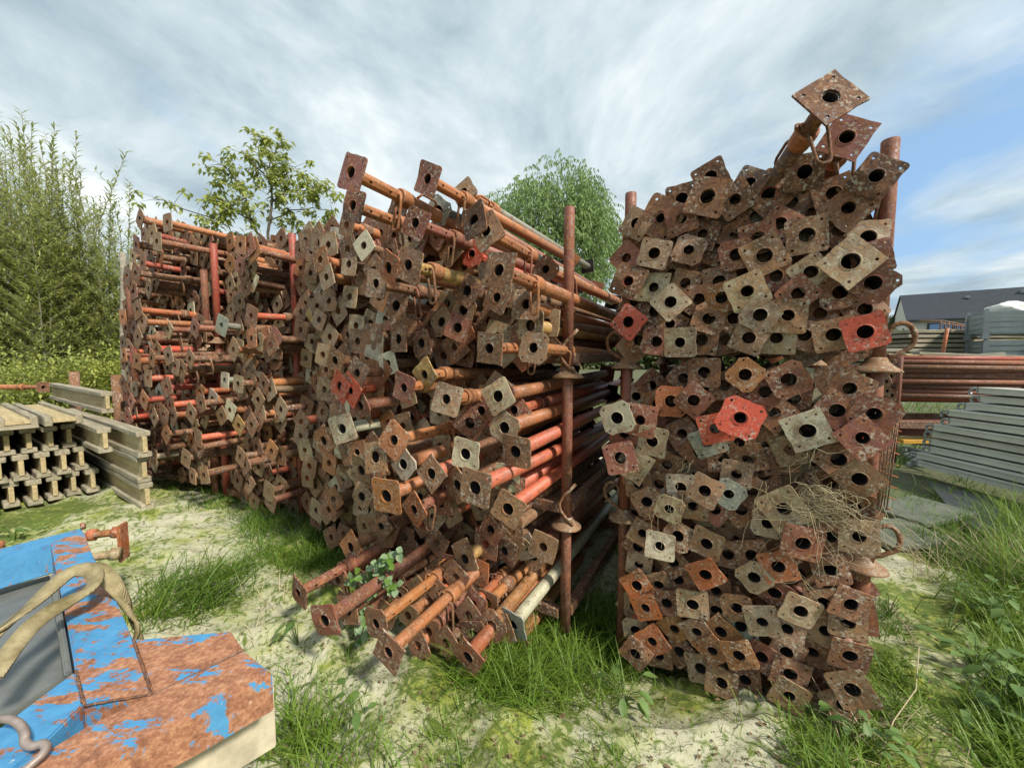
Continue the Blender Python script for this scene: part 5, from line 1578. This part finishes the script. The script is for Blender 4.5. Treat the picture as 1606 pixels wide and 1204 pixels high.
def ivy():
    rr = random.Random(4); c0 = on_plane(590, 915, R2R-TD*.50, TD); root = empty('ivy', T(c0), 'variegated ivy trailing over the lowest props of the central stack', 'plant'); lv = Leaves(); lg = Leaves(); bm = bmesh.new()
    stems = [[(612, 862), (600, 885), (590, 905), (580, 930), (572, 960), (560, 985)], [(625, 868), (610, 880), (585, 890), (560, 905), (545, 915)], [(600, 900), (612, 915), (618, 930)], [(572, 960), (580, 985), (560, 1010), (540, 1030)], [(590, 920), (565, 940), (552, 965)]]
    for sm in stems:
        P = [on_plane(x, y, R2R-TD*(.52+.0006*(y-860)), TD)-c0 for x, y in sm]; tube(bm, P, .002, 4, .0012)
        for a, b_ in zip(P, P[1:]):
            for t in (.1, .35, .6, .85):
                for _ in range(2):
                    q = a.lerp(b_, t)+rv(.012, rr); d = Vector((rr.gauss(0, .7), -.5+rr.gauss(0, .3), rr.gauss(-.3, .5))).normalized()
                    (lg if rr.random() < .3 else lv).oval(q, d, Vector((0, -.6, .8)), rr.uniform(.028, .050), .034, .12, .15)
    obj('stems', mesh_from(bm, 'stems', BARK), root); obj('pale_leaves', lv.mesh('pale_leaves', IVY), root); obj('green_leaves', lg.mesh('green_leaves', IVYG), root)
ivy()
# dead roots tangled on the right stack
def roots():
    rr = random.Random(15); c0 = on_plane(1285, 795, R1R-TD*.17, TD); M = frame(c0, -FD, Vector((0, 0, 1))); root = empty('dry_roots', M, 'tangle of dead straw-coloured roots hanging on the right stack', 'dead plant')
    for g in range(14):
        bm = bmesh.new()
        for k in range(9):
            p = Vector((rr.gauss(0, .05), rr.uniform(-.01, .02), rr.gauss(0, .03))); d = rv(1, rr); d.y *= .3; d.normalize(); P = [p]; n = rr.randint(7, 16); out = g > 9
            if out: d = Vector((rr.uniform(-.8, 1), 0, rr.uniform(-1, .3))).normalized()
            for i in range(n):
                d = d + rv(.45 if not out else .25, rr)*Vector((1, .3, 1)).length*.6; 
                if not out: d = d - Vector((P[-1].x*6, P[-1].y*20, P[-1].z*9))
                d.y *= .3; d.normalize(); q = P[-1]+d*(.018 if not out else .02); q.y = max(-.02, min(.03, q.y)); P.append(q)
            tube(bm, P, .0010, 3, .0006, cap=False)
        obj('root_strand', mesh_from(bm, 'root_strand', STRAW), root)
    # loose strands over the other plates
    for g, (px, py) in enumerate(((1025, 800), (1060, 780), (1200, 760), (1270, 700), (1390, 790), (1255, 900), (1320, 860), (1080, 720))):
        bm = bmesh.new()
        for k in range(4):
            p = M.inverted() @ on_plane(px+rr.uniform(-12, 12), py+rr.uniform(-10, 10), R1R-TD*.20, TD); d = Vector((rr.uniform(-.5, .5), 0, -1)).normalized(); P = [p]
            for i in range(rr.randint(4, 9)): d = (d+Vector((rr.gauss(0, .35), 0, rr.gauss(0, .3)))).normalized(); P.append(P[-1]+d*.016)
            tube(bm, P, .0009, 3, .0005, cap=False)
        obj('root_strand', mesh_from(bm, 'root_strand', STRAW), root)
roots()
for k, P in enumerate((((1395, 960), (1440, 1030), (1435, 1100), (1400, 1150), (1380, 1204)), ((960, 905), (948, 935), (925, 955), (918, 990)))):
    bm = bmesh.new(); tube(bm, [ground_pt(x, y)+Vector((0, 0, .05 if k == 0 else .12)) for x, y in P], .0022, 5); tag(obj('dead_grass', mesh_from(bm, 'dead_grass', STRAW)), ['long pale dry stem curving over the grass at lower right', 'thin dry stem on the dark cloth between the two stacks'][k], 'dead plant')
